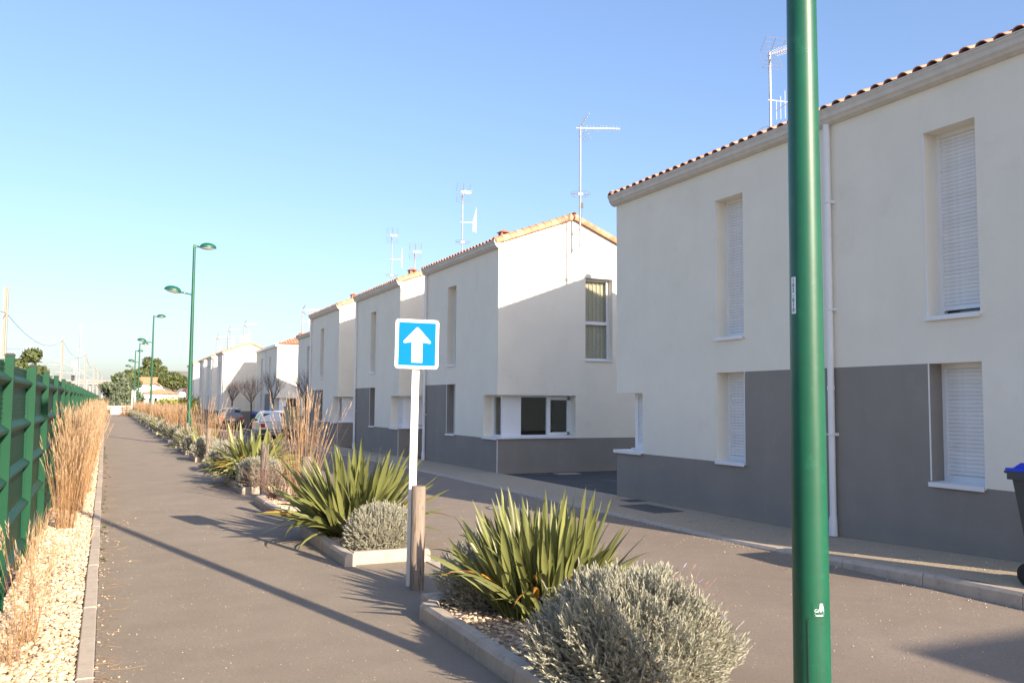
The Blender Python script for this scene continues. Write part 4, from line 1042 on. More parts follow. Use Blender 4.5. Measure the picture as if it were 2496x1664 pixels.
twiggy(2.62, 15.0, 'bare shrub of reddish twigs tangled round the wooden post', 90, .62, 'twig_red', 2, .003)
twiggy(2.75, 26.3, 'brown bare twigs sticking out above the silver bush near the lamp', 30, .5, 'leaf_brown', 3, .005)

# dry litter along the path edge and leaves on the pavement
def litter(n_, xf, yf, zf, m, L=.05, name='dry_litter'):
    s = MB()
    for i in range(n_):
        y = yf(); x = xf(); a = random.uniform(0, 2*pi); l_ = L*random.uniform(.3, 1.3); z = zf(y)
        p = [(x, y, z+.002), (x+cos(a)*l_*.5, y+sin(a)*l_*.5, z+.004+random.uniform(0, .006)), (x+cos(a+.4)*l_, y+sin(a+.4)*l_, z+.003)]
        s.tube(p, [.0012, .001, .0006], 3, cap=False)
    return stuff(s.build(name, m))
pp = area(2600, 7.2, 8.48, 4.4, 14, 0, 0); pp[:, 2] = [zp(q)+.002 for q in pp[:, 1]]; pebbles('pavement_grit', pp, .0042, I0)
pp = area(420, 6.6, 7.06, 4.4, 14, .001, 0); pp[:, 0] = 7.03-np.abs(rng.exponential(.10, 420)); pebbles('pavement_grit', pp, .0045, I0)
litter(420, lambda: .01+abs(random.gauss(0, .055)), lambda: 4.6+random.random()**1.3*24, lambda y: .001, 'leaf_brown', .06)
litter(160, lambda: .01+abs(random.gauss(0, .10)), lambda: 5+random.random()**1.3*20, lambda y: .001, 'straw', .16, 'dry_straw')
litter(160, lambda: -.66+random.random()*.25, lambda: 8+random.random()*7, lambda y: .0, 'straw', .22, 'dry_straw')
litter(60, lambda: random.uniform(2.0, 2.28), lambda: 9+random.random()*10, lambda y: .0, 'leaf_brown', .1)
# small green weeds at the kerb
def weeds(n_, xf, yf, m='leaf_olive'):
    V = []; F = []
    for i in range(n_):
        x, y = xf(), yf()
        for k in range(9):
            a = random.uniform(0, 2*pi); l_ = random.uniform(.02, .05); c = np.array([x, y, 0]); d = np.array([cos(a)*l_, sin(a)*l_, l_*random.uniform(.2, .9)]); s_ = np.array([-sin(a), cos(a), 0])*.006
            kk = len(V); V += [c, c+d*.5+s_, c+d, c+d*.5-s_]; F.append((kk, kk+1, kk+2, kk+3))
    return stuff(link('weeds', npmesh('weeds', V, F, m)))
weeds(60, lambda: .015+abs(random.gauss(0, .04)), lambda: 10+random.random()*25)
# leaves behind the fence base: dry climbers in front of the panels
def scrub(x0, x1, y0, y1, n_, H, m, name='dry_weeds'):
    V = []; F = []
    for i in range(n_):
        x, y = random.uniform(x0, x1), random.uniform(y0, y1); a = random.uniform(0, 2*pi); h = H*random.random()**.8; d = np.array([cos(a)*.35, sin(a)*.5, 1.0])
        p = np.array([x, y, -.02]); s_ = np.array([-sin(a), cos(a), 0])*.002; k = len(V)
        q = p+d*h*.6; e = p+d*h+np.array([0, random.uniform(-.1, .1), -.03]); V += [p-s_, p+s_, q+s_, q-s_, e+s_*.3, e-s_*.3]; F += [(k, k+1, k+2, k+3), (k+3, k+2, k+4, k+5)]
    return stuff(link(name, npmesh(name, V, F, m)))
scrub(-.70, -.64, 8.6, 16, 260, .34, 'straw', 'dry_weeds')
scrub(-.70, -.66, 10.0, 13, 30, .6, 'straw_pale', 'dry_weeds')
# blue plastic strip
s = MB(); s.v = [(0,0,0),(.30,.015,.012),(.31,.045,.010),(.005,.035,.002)]; s.prism([(0,0),(.34,-.01),(.345,.012),(.33,.02),(0,.026)], 'z', 0, .006); s.v = s.v[4:]; s.f = [tuple(i-4 for i in f) for f in s.f]
bs = s.build('plastic_strip', 'blue_plastic'); bs.location = (-.62, 6.03, .012); bs.rotation_euler = (.05, -.03, -.25); tag(bs, 'thin blue plastic strip lying on the pebbles at the bottom left', 'plastic strip')

# ---------------------------------------------------------------- covers in the ground
def plate(name, label, cx, cy, sx, sy, z, m, fr='concrete', rz=0, round_=False):
    t = thing(name, label, 'manhole cover', (cx, cy, z), rz); s = MB()
    if round_:
        s.lathe([(0.001, .004), (sx-.05, .004)], 32); s.build('lid', m, t); s = MB(); s.lathe([(sx-.045, .003), (sx-.04, .006), (sx, .006), (sx+.004, 0)], 32); s.build('rim', fr, t)
    else:
        s.box(-sx/2, sx/2, -sy/2, sy/2, -.03, .006)
        for i in range(int(sx/.05)):
            for j in range(int(sy/.05)): s.box(-sx/2+.02+i*.05, -sx/2+.045+i*.05, -sy/2+.02+j*.05, -sy/2+.045+j*.05, .006, .008)
        s.build('lid', m, t); s = MB()
        for a, b_, c, d in ((-sx/2-.025, sx/2+.025, -sy/2-.025, -sy/2-.003), (-sx/2-.025, sx/2+.025, sy/2+.003, sy/2+.025), (-sx/2-.025, -sx/2-.003, -sy/2-.003, sy/2+.003), (sx/2+.003, sx/2+.025, -sy/2-.003, sy/2+.003)): s.box(a, b_, c, d, -.03, .007)
        s.build('rim', fr, t)
    return t
plate('manhole_cover', 'large dark rectangular cover in the pavement below the shuttered ground-floor window', 7.95, 11.9, .50, 1.0, zp(11.9), 'iron', 'iron')
plate('manhole_cover', 'small dark cover in the pavement at the nearest house corner', 8.30, 12.95, .28, .28, zp(12.95), 'iron', 'iron')
plate('manhole_cover', 'round pale manhole cover in the road at the edge of the shade', 5.95, 13.0, .36, .36, -.003, 'concrete_dark', 'iron', round_=True)
plate('manhole_cover', 'pale square cover in the dark yard by the sunlit-gable house', 10.15, 18.75, .55, .3, -.012, 'concrete', 'concrete')
plate('manhole_cover', 'small dark cover in the yard left of the pale one', 9.45, 18.8, .35, .28, -.012, 'iron', 'iron')

# ---------------------------------------------------------------- wheelie bins
def bin_(x, y, z, rz, label, sticker=True):
    t = thing('wheelie_bin', label, 'bin', (x, y, z), rz, 'grey wheelie bins with blue lids'); s = MB(); k = 0
    lo, hi = (.20, .23), (.275, .34)
    b0 = [(-lo[0], -lo[1], .05), (lo[0], -lo[1], .05), (lo[0], lo[1], .05), (-lo[0], lo[1], .05)]; b1 = [(-hi[0], -hi[1], .92), (hi[0], -hi[1], .92), (hi[0], hi[1], .92), (-hi[0], hi[1], .92)]
    s.v = b0+b1; s.f = [(3,2,1,0), (0,1,5,4), (1,2,6,5), (2,3,7,6), (3,0,4,7)]; s.m = [0]*5
    s.box(-hi[0]-.03, hi[0]+.03, -hi[1]-.035, hi[1]+.03, .92, .99); s.box(-.02, .02, -hi[1]+.0, -hi[1]+.03, .3, .92); s.tube([(-.25, hi[1]+.09, .98), (.25, hi[1]+.09, .98)], .014, 8)
    for sx in (-.24, .24): s.tube([(sx, hi[1]+.02, .97), (sx, hi[1]+.09, .98)], .012, 6)
    s.build('body', 'bin_grey', t)
    s = MB(); s.box(-hi[0]-.035, hi[0]+.035, -hi[1]-.02, hi[1]+.04, .992, 1.02); s.prism([(-hi[1]+.02, 1.02), (hi[1]+.0, 1.02), (hi[1]-.08, 1.07), (-hi[1]+.14, 1.07)], 'x', -hi[0]+.01, hi[0]-.01); s.build('lid', 'bin_blue', t)
    for sx in (-.22, .22):
        s = MB(); s.tube([(sx-.025, lo[1]+.02, .10), (sx+.025, lo[1]+.02, .10)], .10, 16); s.build('wheel', 'rubber', t)
    if sticker:
        q = MB(); q.quad((-.2662, -.10, .62), (-.2662, .12, .62), (-.2745, .12, .80), (-.2745, -.10, .80)); st_ = q.build('label_sticker', 'sticker_white', t)
        q = MB(); c = (-.2735, .06, .71); q.poly([(c[0]-.0008+(-.0083/.18)*r*sin(a), c[1]+r*cos(a), c[2]+r*sin(a)) for r in (.028,) for a in np.linspace(0, 2*pi, 14)[:-1]]); q.build('emblem', 'ink_orange', st_)
        q = MB(); q.quad((-.2716, -.03, .67), (-.2716, .015, .67), (-.2768, .015, .785), (-.2768, .0, .785)); q.build('emblem', 'ink_purple', st_)
        for zz, a, b_ in ((.650, -.06, .09), (.638, -.06, .07)):
            q = MB(); q.quad((-.2698, a, zz), (-.2698, b_, zz), (-.2701, b_, zz+.005), (-.2701, a, zz+.005)); q.build('lettering', 'ink', st_)
    return t
bin_(7.56, 4.88, zp(5), radians(-3), 'grey wheelie bin with bright blue lid at the right edge by the wall')
bin_(9.25, 61.0, zg(61)+.0, radians(10), 'distant wheelie bin with blue lid between the brown car and the white car', sticker=False)

# ---------------------------------------------------------------- mailbox cabinet
t = thing('mailbox_cabinet', 'pale green wooden mailbox cabinet with slatted rows behind the white car', 'mailboxes', (8.1, 42.6, zg(42.6)), radians(12))
s = MB(); s.box(-.34, .34, -.16, .16, .62, 1.60); s.build('cabinet', 'wood_pale', t)
for i in range(4):
    for j in range(2):
        q = MB(); q.box(-.32+j*.325, -.005+j*.325, -.175, -.161, .65+i*.235, .86+i*.235); q.box(-.28+j*.325, -.04+j*.325, -.178, -.175, .815+i*.235, .83+i*.235, 1); q.build('mailbox_door', ['wood_pale', 'ink'], t)
s = MB(); s.box(-.37, .37, -.2, .2, 1.6, 1.64); s.build('lid', 'wood_pale', t)
for sx in (-.30, .30): q = MB(); q.box(sx-.035, sx+.035, -.05, .05, 0, .62); q.build('leg', 'bark', t)

# ---------------------------------------------------------------- cars
def car(x, y, z, rz, label, paint, kind='hatch', plate_txt=None, simple=False):
    """origin at the rear centre on the ground, car pointing +y"""
    t = thing('parked_car', label, 'car', (x, y, z), rz, 'cars parked along the street'); W = .80; L = 3.7 if kind == 'hatch' else 4.1
    # body: lofted cross sections along y: (y, z_low, z_belt, halfwidth)
    secs = [(0, .34, .80, .74), (.06, .26, .86, .79), (.5, .22, .90, .82), (1.2, .20, .90, .82), (2.4, .20, .89, .82), (L-.9, .20, .86, .81), (L-.35, .22, .76, .78), (L-.05, .30, .62, .70), (L, .36, .56, .62)]
    s = MB(); ring = []
    for (yy_, zl, zb_, hw) in secs:
        pts = [(-hw*.9, zl), (-hw, zl+.10), (-hw*1.01, (zl+zb_)/2), (-hw*.97, zb_-.03), (-hw*.90, zb_), (0, zb_+.02), (hw*.90, zb_), (hw*.97, zb_-.03), (hw*1.01, (zl+zb_)/2), (hw, zl+.10), (hw*.9, zl)]
        ring.append(len(s.v)); s.v += [(u, yy_, v) for u, v in pts]
    n_ = 11
    for a, b_ in zip(ring[:-1], ring[1:]):
        for j in range(n_-1): s.f.append((a+j, b_+j, b_+j+1, a+j+1)); s.m.append(0)
        s.f.append((a, a+n_-1, b_+n_-1, b_)); s.m.append(0)
    s.f.append(tuple(ring[0]+j for j in range(n_))); s.m.append(0); s.f.append(tuple(ring[-1]+j for j in range(n_))[::-1]); s.m.append(0)
    s.build('body', paint, t, smooth=True)
    # cabin: roof and pillars as a loft, glass panels laid on
    if kind == 'hatch': cab = [(.02, .84, .73, .0), (.28, 1.33, .58, 0), (.55, 1.38, .57, 0), (1.7, 1.40, .57, 0), (2.05, 1.34, .56, 0), (2.85, .88, .70, 0)]
    else: cab = [(.30, .86, .72, 0), (.85, 1.30, .56, 0), (1.1, 1.35, .56, 0), (2.0, 1.37, .56, 0), (2.35, 1.31, .55, 0), (3.15, .88, .70, 0)]
    s = MB(); r_ = []
    for (yy_, zt, hw, _) in cab:
        k = len(s.v); r_.append(k); low = .875; lw_ = .76
        s.v += [(-lw_, yy_, low), (-(hw+.04), yy_, max(low+.002, zt-.05)), (-hw*.9, yy_, max(low+.003, zt)), (0, yy_, max(low+.004, zt+.02)), (hw*.9, yy_, max(low+.003, zt)), (hw+.04, yy_, max(low+.002, zt-.05)), (lw_, yy_, low)]
    for a, b_ in zip(r_[:-1], r_[1:]):
        for j in range(6): s.f.append((a+j, b_+j, b_+j+1, a+j+1)); s.m.append(0)
    cabin = s.build('cabin', paint, t, smooth=True)
    # rear glass
    (ya, za, wa, _), (yb, zb2, wb, _) = cab[0], cab[1]
    def lerp(a, b_, f): return a+(b_-a)*f
    nrm = Vector((0, -(zb2-za), (yb-ya))).normalized()*.008
    q0, q1 = .12, .90
    P = [(-lerp(.70, wb*.92, q0), lerp(ya, yb, q0), lerp(za, zb2, q0)), (lerp(.70, wb*.92, q0), lerp(ya, yb, q0), lerp(za, zb2, q0)), (lerp(.70, wb*.92, q1), lerp(ya, yb, q1), lerp(za, zb2, q1)), (-lerp(.70, wb*.92, q1), lerp(ya, yb, q1), lerp(za, zb2, q1))]
    s = MB(); s.poly([tuple(Vector(p_)+nrm) for p_ in P]); s.build('rear_window', 'glass_dark', cabin)
    (yc_, zc_, wc_, _), (yd, zd, wd, _) = cab[-1], cab[-2]
    s = MB(); nr = Vector((0, (zd-zc_), (yc_-yd))).normalized()*.008
    s.poly([tuple(Vector(p_)+nr) for p_ in ((-.66, lerp(yc_, yd, .1), lerp(zc_, zd, .1)), (.66, lerp(yc_, yd, .1), lerp(zc_, zd, .1)), (.50, lerp(yc_, yd, .92), lerp(zc_, zd, .92)), (-.50, lerp(yc_, yd, .92), lerp(zc_, zd, .92)))]); s.build('windscreen', 'glass_dark', cabin)
    for sg in (-1, 1):
        ym = (cab[1][0]+cab[-2][0])/2+.1
        for (a0, a1, t0, t1) in ((cab[1][0]+.02, ym-.04, cab[1][0]+.14, ym-.04), (ym+.04, cab[-1][0]-.22, ym+.04, cab[-2][0]-.02)):
            s = MB(); s.poly([(sg*.762, a0, .905), (sg*.762, a1, .905), (sg*.632, t1, 1.285), (sg*.632, t0, 1.285)]); s.build('side_window', 'glass_dark', cabin)
        s = MB(); s.box(*(sorted((sg*.80, sg*.92))), cab[-1][0]-.42, cab[-1][0]-.30, .90, 1.02); s.build('wing_mirror', 'bumper_grey', t)
        s = MB(); s.box(*(sorted((sg*.52, sg*.775))), -.008, .05, .62 if kind == 'hatch' else .64, .80 if kind == 'hatch' else .77); s.build('tail_light', 'tail_red', t)
        s = MB(); s.box(*(sorted((sg*.45, sg*.66))), L-.02, L+.012, .52, .64); s.build('headlight', 'lamp_lens', t)
    s = MB(); s.box(-.80, .80, -.07, .16, .34, .52); s.box(-.78, .78, L-.12, L+.05, .28, .46); s.build('bumper', 'bumper_grey', t)
    s = MB(); s.box(-.26, .26, -.080, -.071, .385, .485) if kind == 'hatch' else s.box(-.26, .26, -.02, -.008, .56, .66); pl_ = s.build('number_plate', 'plate', t)
    yy_, zz = (-.0815, .435) if kind == 'hatch' else (-.0215, .61)
    for k in range(7):
        if k in (2, 5): continue
        q = MB(); q.box(-.19+k*.058, -.155+k*.058, yy_-.001, yy_, zz-.028, zz+.028); q.build('character', 'plate_ink', pl_)
    for wy_ in (.68, L-.72):
        for sg in (-1, 1):
            s = MB(); s.tube([(sg*.68, wy_, .29), (sg*.825, wy_, .29)], .29, 20); wh = s.build('wheel', 'rubber', t, smooth=True)
            s = MB(); s.tube([(sg*.80, wy_, .29), (sg*.830, wy_, .29)], .17, 14); s.build('rim', 'galvanised', wh, smooth=True)
    s = MB(); s.box(-.72, .72, .1, L-.1, .17, .3); s.build('underbody', 'bumper_grey', t)
    s = MB()
    for sx in (-.32, .32): s.box(sx-.2, sx+.2, 1.5, 1.6, .7, 1.05); s.box(sx-.1, sx+.1, 1.5, 1.58, 1.05, 1.22)
    s.build('seats', 'ink', t)
    return t
car(7.55, 43.6, zg(44), radians(-2), 'white hatchback parked with its tail to the camera, behind the straw tips', 'car_white', 'hatch')
car(7.7, 61.5, zg(61), radians(-4), 'brown-grey saloon parked farther off, left of the bare trees', 'car_beige', 'saloon')

# ---------------------------------------------------------------- bare pollarded trees
def bare_tree(x, y, z, label, H=3.8, trunk=1.7, seed=1, m='twig', w_=1.0):
    R_ = random.Random(seed); s = MB(); c = MB()
    s.tube([(0,0,-.1), (.01, .02, trunk*.5), (.03, 0, trunk)], [.07, .055, .06], 8)
    top = Vector((.03, 0, trunk))
    for i in range(9):
        a = 2*pi*i/9+R_.uniform(-.3, .3); ti = R_.uniform(.25, .85)
        d = Vector((cos(a)*sin(ti), sin(a)*sin(ti), cos(ti))); p = top.copy(); pts = [p]; rr = [.03]; L_ = (H-trunk)*R_.uniform(.32, .45)
        for k in range(3): d = (d+Vector((0, 0, .12))+Vector((R_.uniform(-.15,.15), R_.uniform(-.15,.15), 0))).normalized(); p = p+d*L_/3; pts.append(p); rr.append(.03-.006*(k+1))
        c.tube(pts, rr, 5, cap=False)
        for j in range(10):
            q = pts[R_.choice([1, 2, 3, 3])]; e = (d+Vector((R_.uniform(-.8,.8), R_.uniform(-.8,.8), R_.uniform(-.1,.5)))).normalized()
            Lt = (H-q.z)*R_.uniform(.5, 1.0); q1 = q+e*Lt*.5; e2 = (e+Vector((R_.uniform(-.15,.15), R_.uniform(-.15,.15), .15))).normalized()
            c.tube([q, q1, q1+e2*Lt*.5], [.008*w_, .005*w_, .002*w_], 3, cap=False)
            for _ in range(2): e3 = (e+Vector((R_.uniform(-.6,.6), R_.uniform(-.6,.6), .1))).normalized(); c.tube([q1, q1+e3*Lt*.35], [.005*w_, .0025*w_], 3, cap=False)
    t = thing('bare_tree', label, 'tree', (x, y, z), R_.uniform(0, 6), 'bare pollarded trees by the road')
    s.build('trunk', 'bark', t, smooth=True); stuff(c.build('crown', m, t))
    return t
bare_tree(9.05, 72.0, -.2, 'leftmost bare tree, above the brown-grey car', 3.9, 1.75, 11)
bare_tree(9.95, 68.3, -.2, 'bare reddish tree beside the distant blue-lidded bin', 4.0, 1.7, 12, 'twig_red')
bare_tree(9.75, 57.5, -.2, 'bare tree just left of the sunlit hipped house, behind the white car', 4.1, 1.9, 13)
bare_tree(9.25, 45.2, -.2, 'rightmost bare tree, above the mailbox cabinet', 3.75, 1.75, 14)

# ---------------------------------------------------------------- evergreen trees, bushes, far things
def crown_cloud(blobs, n_, size, seed):
    r_ = np.random.default_rng(seed); C_ = []
    wts = np.array([b_[3]*b_[4]*b_[5] for b_ in blobs]); wts = wts/wts.sum()
    idx = r_.choice(len(blobs), n_, p=wts); B = np.array(blobs)[idx]
    d = r_.normal(size=(n_, 3)); d /= np.linalg.norm(d, axis=1, keepdims=True); rad = r_.uniform(.55, 1.05, (n_, 1))
    c = B[:, :3]+d*B[:, 3:6]*rad
    a = r_.normal(size=(n_, 3)); a /= np.linalg.norm(a, axis=1, keepdims=True); b_ = np.cross(a, d+r_.normal(0, .5, (n_, 3))); b_ /= np.linalg.norm(b_, axis=1, keepdims=True)
    s = size*r_.uniform(.5, 1.3, (n_, 1)); V = np.stack([c-a*s, c-b_*s*.5, c+a*s, c+b_*s*.5], 1).reshape(-1, 3); F = np.arange(n_*4).reshape(-1, 4)
    return V, F
def leafy(x, y, z, blobs, label, m, n_=5000, size=.2, trunk=None, seed=1, cat='tree', name='evergreen_tree', group=None):
    t = thing(name, label, cat, (x, y, z), 0, group); V, F = crown_cloud(blobs, n_, size, seed); stuff(link('crown', npmesh('crown', V, F, m), t))
    # inner branches fill the heart of each clump
    iv, if_ = I1; V2 = []; F2 = []
    for k, b_ in enumerate(blobs): V2.append(iv*np.array(b_[3:6])*.62+np.array(b_[:3])); F2.append(if_+k*len(iv))
    stuff(link('inner_foliage', npmesh('inner_foliage', np.concatenate(V2), np.concatenate(F2), m, smooth=True), t))
    if trunk:
        s = MB(); s.tube([(0,0,-.3), (0,0,trunk[0])], [trunk[1], trunk[1]*.6], 8)
        for a in (0.3, 2.2, 4.4): s.tube([(0,0,trunk[0]*.8), (cos(a)*trunk[0]*.3, sin(a)*trunk[0]*.3, trunk[0]*1.15)], [trunk[1]*.5, trunk[1]*.25], 6)
        s.build('trunk', 'bark', t)
    return t
def blobs(n_, R, zc, rz, br, seed, flat=.7):
    R_ = random.Random(seed); return [(R_.uniform(-R, R)*.8, R_.uniform(-R, R)*.8, zc+R_.uniform(-rz, rz), br*R_.uniform(.7, 1.2), br*R_.uniform(.7, 1.2), br*flat*R_.uniform(.7, 1.2)) for _ in range(n_)]
F_, CX_, CY_ = 2136., 1248., 832.
def px(x, y, depth):    # a point seen at (x, y) of the photograph, at a distance along the view
    return Vector((0, 0, 1.7))+(fw+cr*((x-CX_)/F_)-cu*((y-CY_)/F_))*depth
def at(x, Yd):          # ground position in photo column x at world distance Yd
    d = fw+cr*((x-CX_)/F_)-cu*((972-CY_)/F_); return d.x/d.y*Yd
def top(y_px, x_px, Yd): # height of a point at photo row y for world distance Yd
    d = fw+cr*((x_px-CX_)/F_)-cu*((y_px-CY_)/F_); return 1.7+d.z/d.y*Yd
GZ = -.4
Y = 75; leafy(at(66, Y), Y, GZ, blobs(9, 1.2, 3.6, .9, .95, 1, .7)+[(.2, 0, 5.3, .7, .7, .6), (-.7, 0, 4.6, .7, .7, .6), (.5, 0, 2.3, 1.3, 1.3, 1)], 'bushy conifer behind the green fence at the far left', 'leaf_dark', 6500, .20, (2.5, .15), 1)
Y = 95; leafy(at(128, Y), Y, GZ, blobs(7, 1.1, 2.9, .9, .8, 2), 'greyish loose bush right of the conifer behind the fence', 'leaf_blue', 1800, .16, (2, .08), 2)
Y = 125; leafy(at(160, Y), Y, GZ, blobs(6, 2.4, 1.9, .5, 1.0, 3), 'low brownish hedge behind the fence near the railway signal', 'leaf_brown', 2200, .22, None, 3, 'hedge', 'hedge')
Y = 135; leafy(at(238, Y), Y, GZ, [(k_*1.1-3.4, 0, 1.2, 1.3, 1, 1.2) for k_ in range(7)], 'reddish-brown scrub beneath the far viaduct', 'leaf_brown', 3000, .25, None, 4, 'hedge', 'hedge')
Y = 122; leafy(at(294, Y), Y, GZ, blobs(8, 1.7, 2.6, 1.2, 1.3, 5)+[(.3, 0, 4.3, .9, .9, 1.1), (-.2, 0, 1.4, 2.2, 1.5, 1.3), (1.6, 0, 2.3, 1.3, 1, 1.0)], 'blue-green conifer at the end of the path, left of the far houses', 'leaf_blue', 5200, .24, (3, .15), 5)
Y = 112; leafy(at(278, Y), Y, GZ, [(0, 0, 1.6, .55, .55, 1.2), (0, 0, 2.6, .35, .35, .6)], 'small pale columnar conifer at the end of the path', 'leaf_blue', 900, .14, None, 6)
Y = 150; leafy(at(314, Y), Y, GZ, blobs(7, 1.9, 4.8, .6, 1.4, 7, .7)+[(.5, 0, 6.1, 1.6, 1.4, .7), (-1.2, 0, 5.2, 1.4, 1.2, 1)], 'rounded dark tree behind the blue-green conifer', 'leaf_dark', 4200, .28, (4, .2), 7)
Y = 175; leafy(at(366, Y), Y, GZ, blobs(9, 1.5, 6.6, 1.6, 1.2, 8, .8)+[(-.6, 0, 8.9, 1.0, 1, 1.0), (.9, 0, 8.8, .9, .9, .9), (2.0, 0, 7.6, .8, .8, .7)], 'tallest far evergreen, rising behind the tiled roofs', 'leaf_dark', 5000, .34, (5, .25), 8)
Y = 138; leafy(at(424, Y), Y, GZ, [(k_*.5-1.5, 0, 4.6+.8*sin((k_+1)*.45), .8, 1.1, .75) for k_ in range(7)]+[(0, .3, 4.4, 1.8, 1.5, .7)], 'umbrella-shaped dark pine right of the tiled roofs', 'leaf_dark', 5600, .24, (3.8, .2), 9)
Y = 150; leafy(at(452, Y), Y, GZ, blobs(5, 1.1, 3.2, .9, .8, 10), 'brown leafless thicket beside the umbrella pine', 'leaf_brown', 1300, .2, None, 10, 'hedge', 'hedge')
Y = 66; lf = leafy(at(396, Y)+.1, Y, -.3, [(0, 0, .95, .85, .8, .95), (.3, 0, 1.1, .7, .6, .8)], 'rounded dark shrub beside the second whole lamp post', 'leaf_dark', 2600, .12, None, 11, 'bush', 'round_bush')
Y = 69; leafy(at(398, Y)+.1, Y, -.3, [(0, -.5, 1.72, .75, .4, .35)], 'bright yellow-green bush top above the dark rounded shrub', 'leaf_yellow', 700, .09, None, 12, 'bush', 'yellow_bush')
Y = 84; leafy(at(440, Y), Y, -.3, [(-1.2+.6*k_, 0, 1.3, .6, .6, 1.2) for k_ in range(5)], 'tall yellowish reed-like bushes left of the white houses', 'leaf_yellow', 1200, .12, None, 13, 'bush', 'yellow_bush')
for (Yd, x0_, x1_, mm) in ((80, 380, 450, 0),):
    for i in range(9): straw(at(x0_+(x1_-x0_)*i/8, Yd-8), Yd-8, SC_[i % 3], 'straw clump right of the second whole lamp post', 1.15, i, -.25, 'straw clumps beyond the planters')
for i in range(7): straw(at(300+i*14, 98), 98, SC_[i % 3], 'straw clump near the end of the planter row', 1.05, i, -.3, 'straw clumps beyond the planters')

# far houses at the end of the path
def box_house(label, x0, x1, y0, y1, h, ridge_h, axis='x', wall='pvc_white', hip=False, wins=(), chim=None):
    t = thing('bungalow', label, 'house'); s = MB()
    s.box(x0, x1, y0, y1, GZ, h)
    if axis == 'y' and not hip: s.poly([(x0, y0, h), (x1, y0, h), ((x0+x1)/2, y0, ridge_h)]); s.poly([(x0, y1, h), (x1, y1, h), ((x0+x1)/2, y1, ridge_h)])
    if axis == 'x' and not hip: ym = (y0+y1)/2; s.poly([(x0, y0, h), (x0, y1, h), (x0, ym, ridge_h)]); s.poly([(x1, y0, h), (x1, y1, h), (x1, ym, ridge_h)])
    wl = s.build('wall', 'render_white' if wall is None else wall, t); o = .35; r_ = MB()
    if hip:
        xm, ym = (x0+x1)/2, (y0+y1)/2; A, B, C_, D = (x0-o, y0-o, h), (x1+o, y0-o, h), (x1+o, y1+o, h), (x0-o, y1+o, h); E = (xm, ym, ridge_h)
        for tri in ((A, B, E), (B, C_, E), (C_, D, E), (D, A, E)): r_.poly(list(tri))
    elif axis == 'y':
        xm = (x0+x1)/2; dz = (ridge_h-h)/((x1-x0)/2)*o
        r_.quad((x0-o, y0-o, h-dz), (x0-o, y1+o, h-dz), (xm, y1+o, ridge_h+.05), (xm, y0-o, ridge_h+.05)); r_.quad((x1+o, y0-o, h-dz), (x1+o, y1+o, h-dz), (xm, y1+o, ridge_h+.05), (xm, y0-o, ridge_h+.05))
    else:
        ym = (y0+y1)/2; dz = (ridge_h-h)/((y1-y0)/2)*o
        r_.quad((x0-o, y0-o, h-dz), (x1+o, y0-o, h-dz), (x1+o, ym, ridge_h+.05), (x0-o, ym, ridge_h+.05)); r_.quad((x0-o, y1+o, h-dz), (x1+o, y1+o, h-dz), (x1+o, ym, ridge_h+.05), (x0-o, ym, ridge_h+.05))
    rf = r_.build('roof', 'tile_far', t)
    for (a, b_, c, d) in wins:
        s = MB(); s.box(a-.06, b_+.06, y0-.05, y0-.002, c-.06, d+.06); fr_ = s.build('window', 'pvc_white', t); s = MB(); s.box(a, b_, y0-.07, y0-.051, c, d); s.build('pane', 'glass_dark', fr_)
    if chim: s = MB(); s.box(*chim); s.build('chimney', 'pvc_white', rf)
    return t
Y1 = 128; X = lambda p_, Yd: at(p_, Yd)
Hh = lambda yp, xp, Yd: top(yp, xp, Yd)
box_house('white bungalow with low gable and tiled roof in the middle of the far houses', X(322, 134), X(428, 134), 134, 146, Hh(958, 370, 134), Hh(935, 370, 134), 'y', wins=[(X(331, 134), X(338, 134), .6, 2.2), (X(340, 134), X(344, 134), .4, 2.3)])
box_house('low white annex with hipped tile roof in front of the far bungalow', X(349, 126), X(433, 126), 126, 131, Hh(958.5, 390, 126), Hh(946, 390, 126), 'x', hip=True, wins=[(X(363, 126), X(368, 126), .7, 1.9), (X(376, 126), X(383, 126), .9, 1.9)])
box_house('farther house with wide orange tiled roof and white chimney', X(328, 165), X(397, 165), 165, 175, Hh(935, 350, 165), Hh(917.5, 350, 165), 'x', chim=(X(324, 165), X(329, 165), 166, 168, 3, Hh(918, 325, 165)))
box_house('small pale gabled house peeping left of the orange tiled roof', X(302, 180), X(324, 180), 180, 190, Hh(933, 310, 180), Hh(926, 312, 180), 'y')
dish(X(328, 163), 163, Hh(914, 329, 163), .55, 'white satellite dish on the chimney of the farther orange-roofed house')
dish(X(444, 120), 120, Hh(963, 444, 120), .45, 'white satellite dish seen edge-on right of the low annex')
s = MB(); a, b_ = X(392, 240), X(470, 240); s.box(a, b_, 240, 270, GZ, Hh(904, 430, 240)); tag(s.build('industrial_roof', 'roof_grey'), 'long dark grey industrial building behind the umbrella pine', 'building')
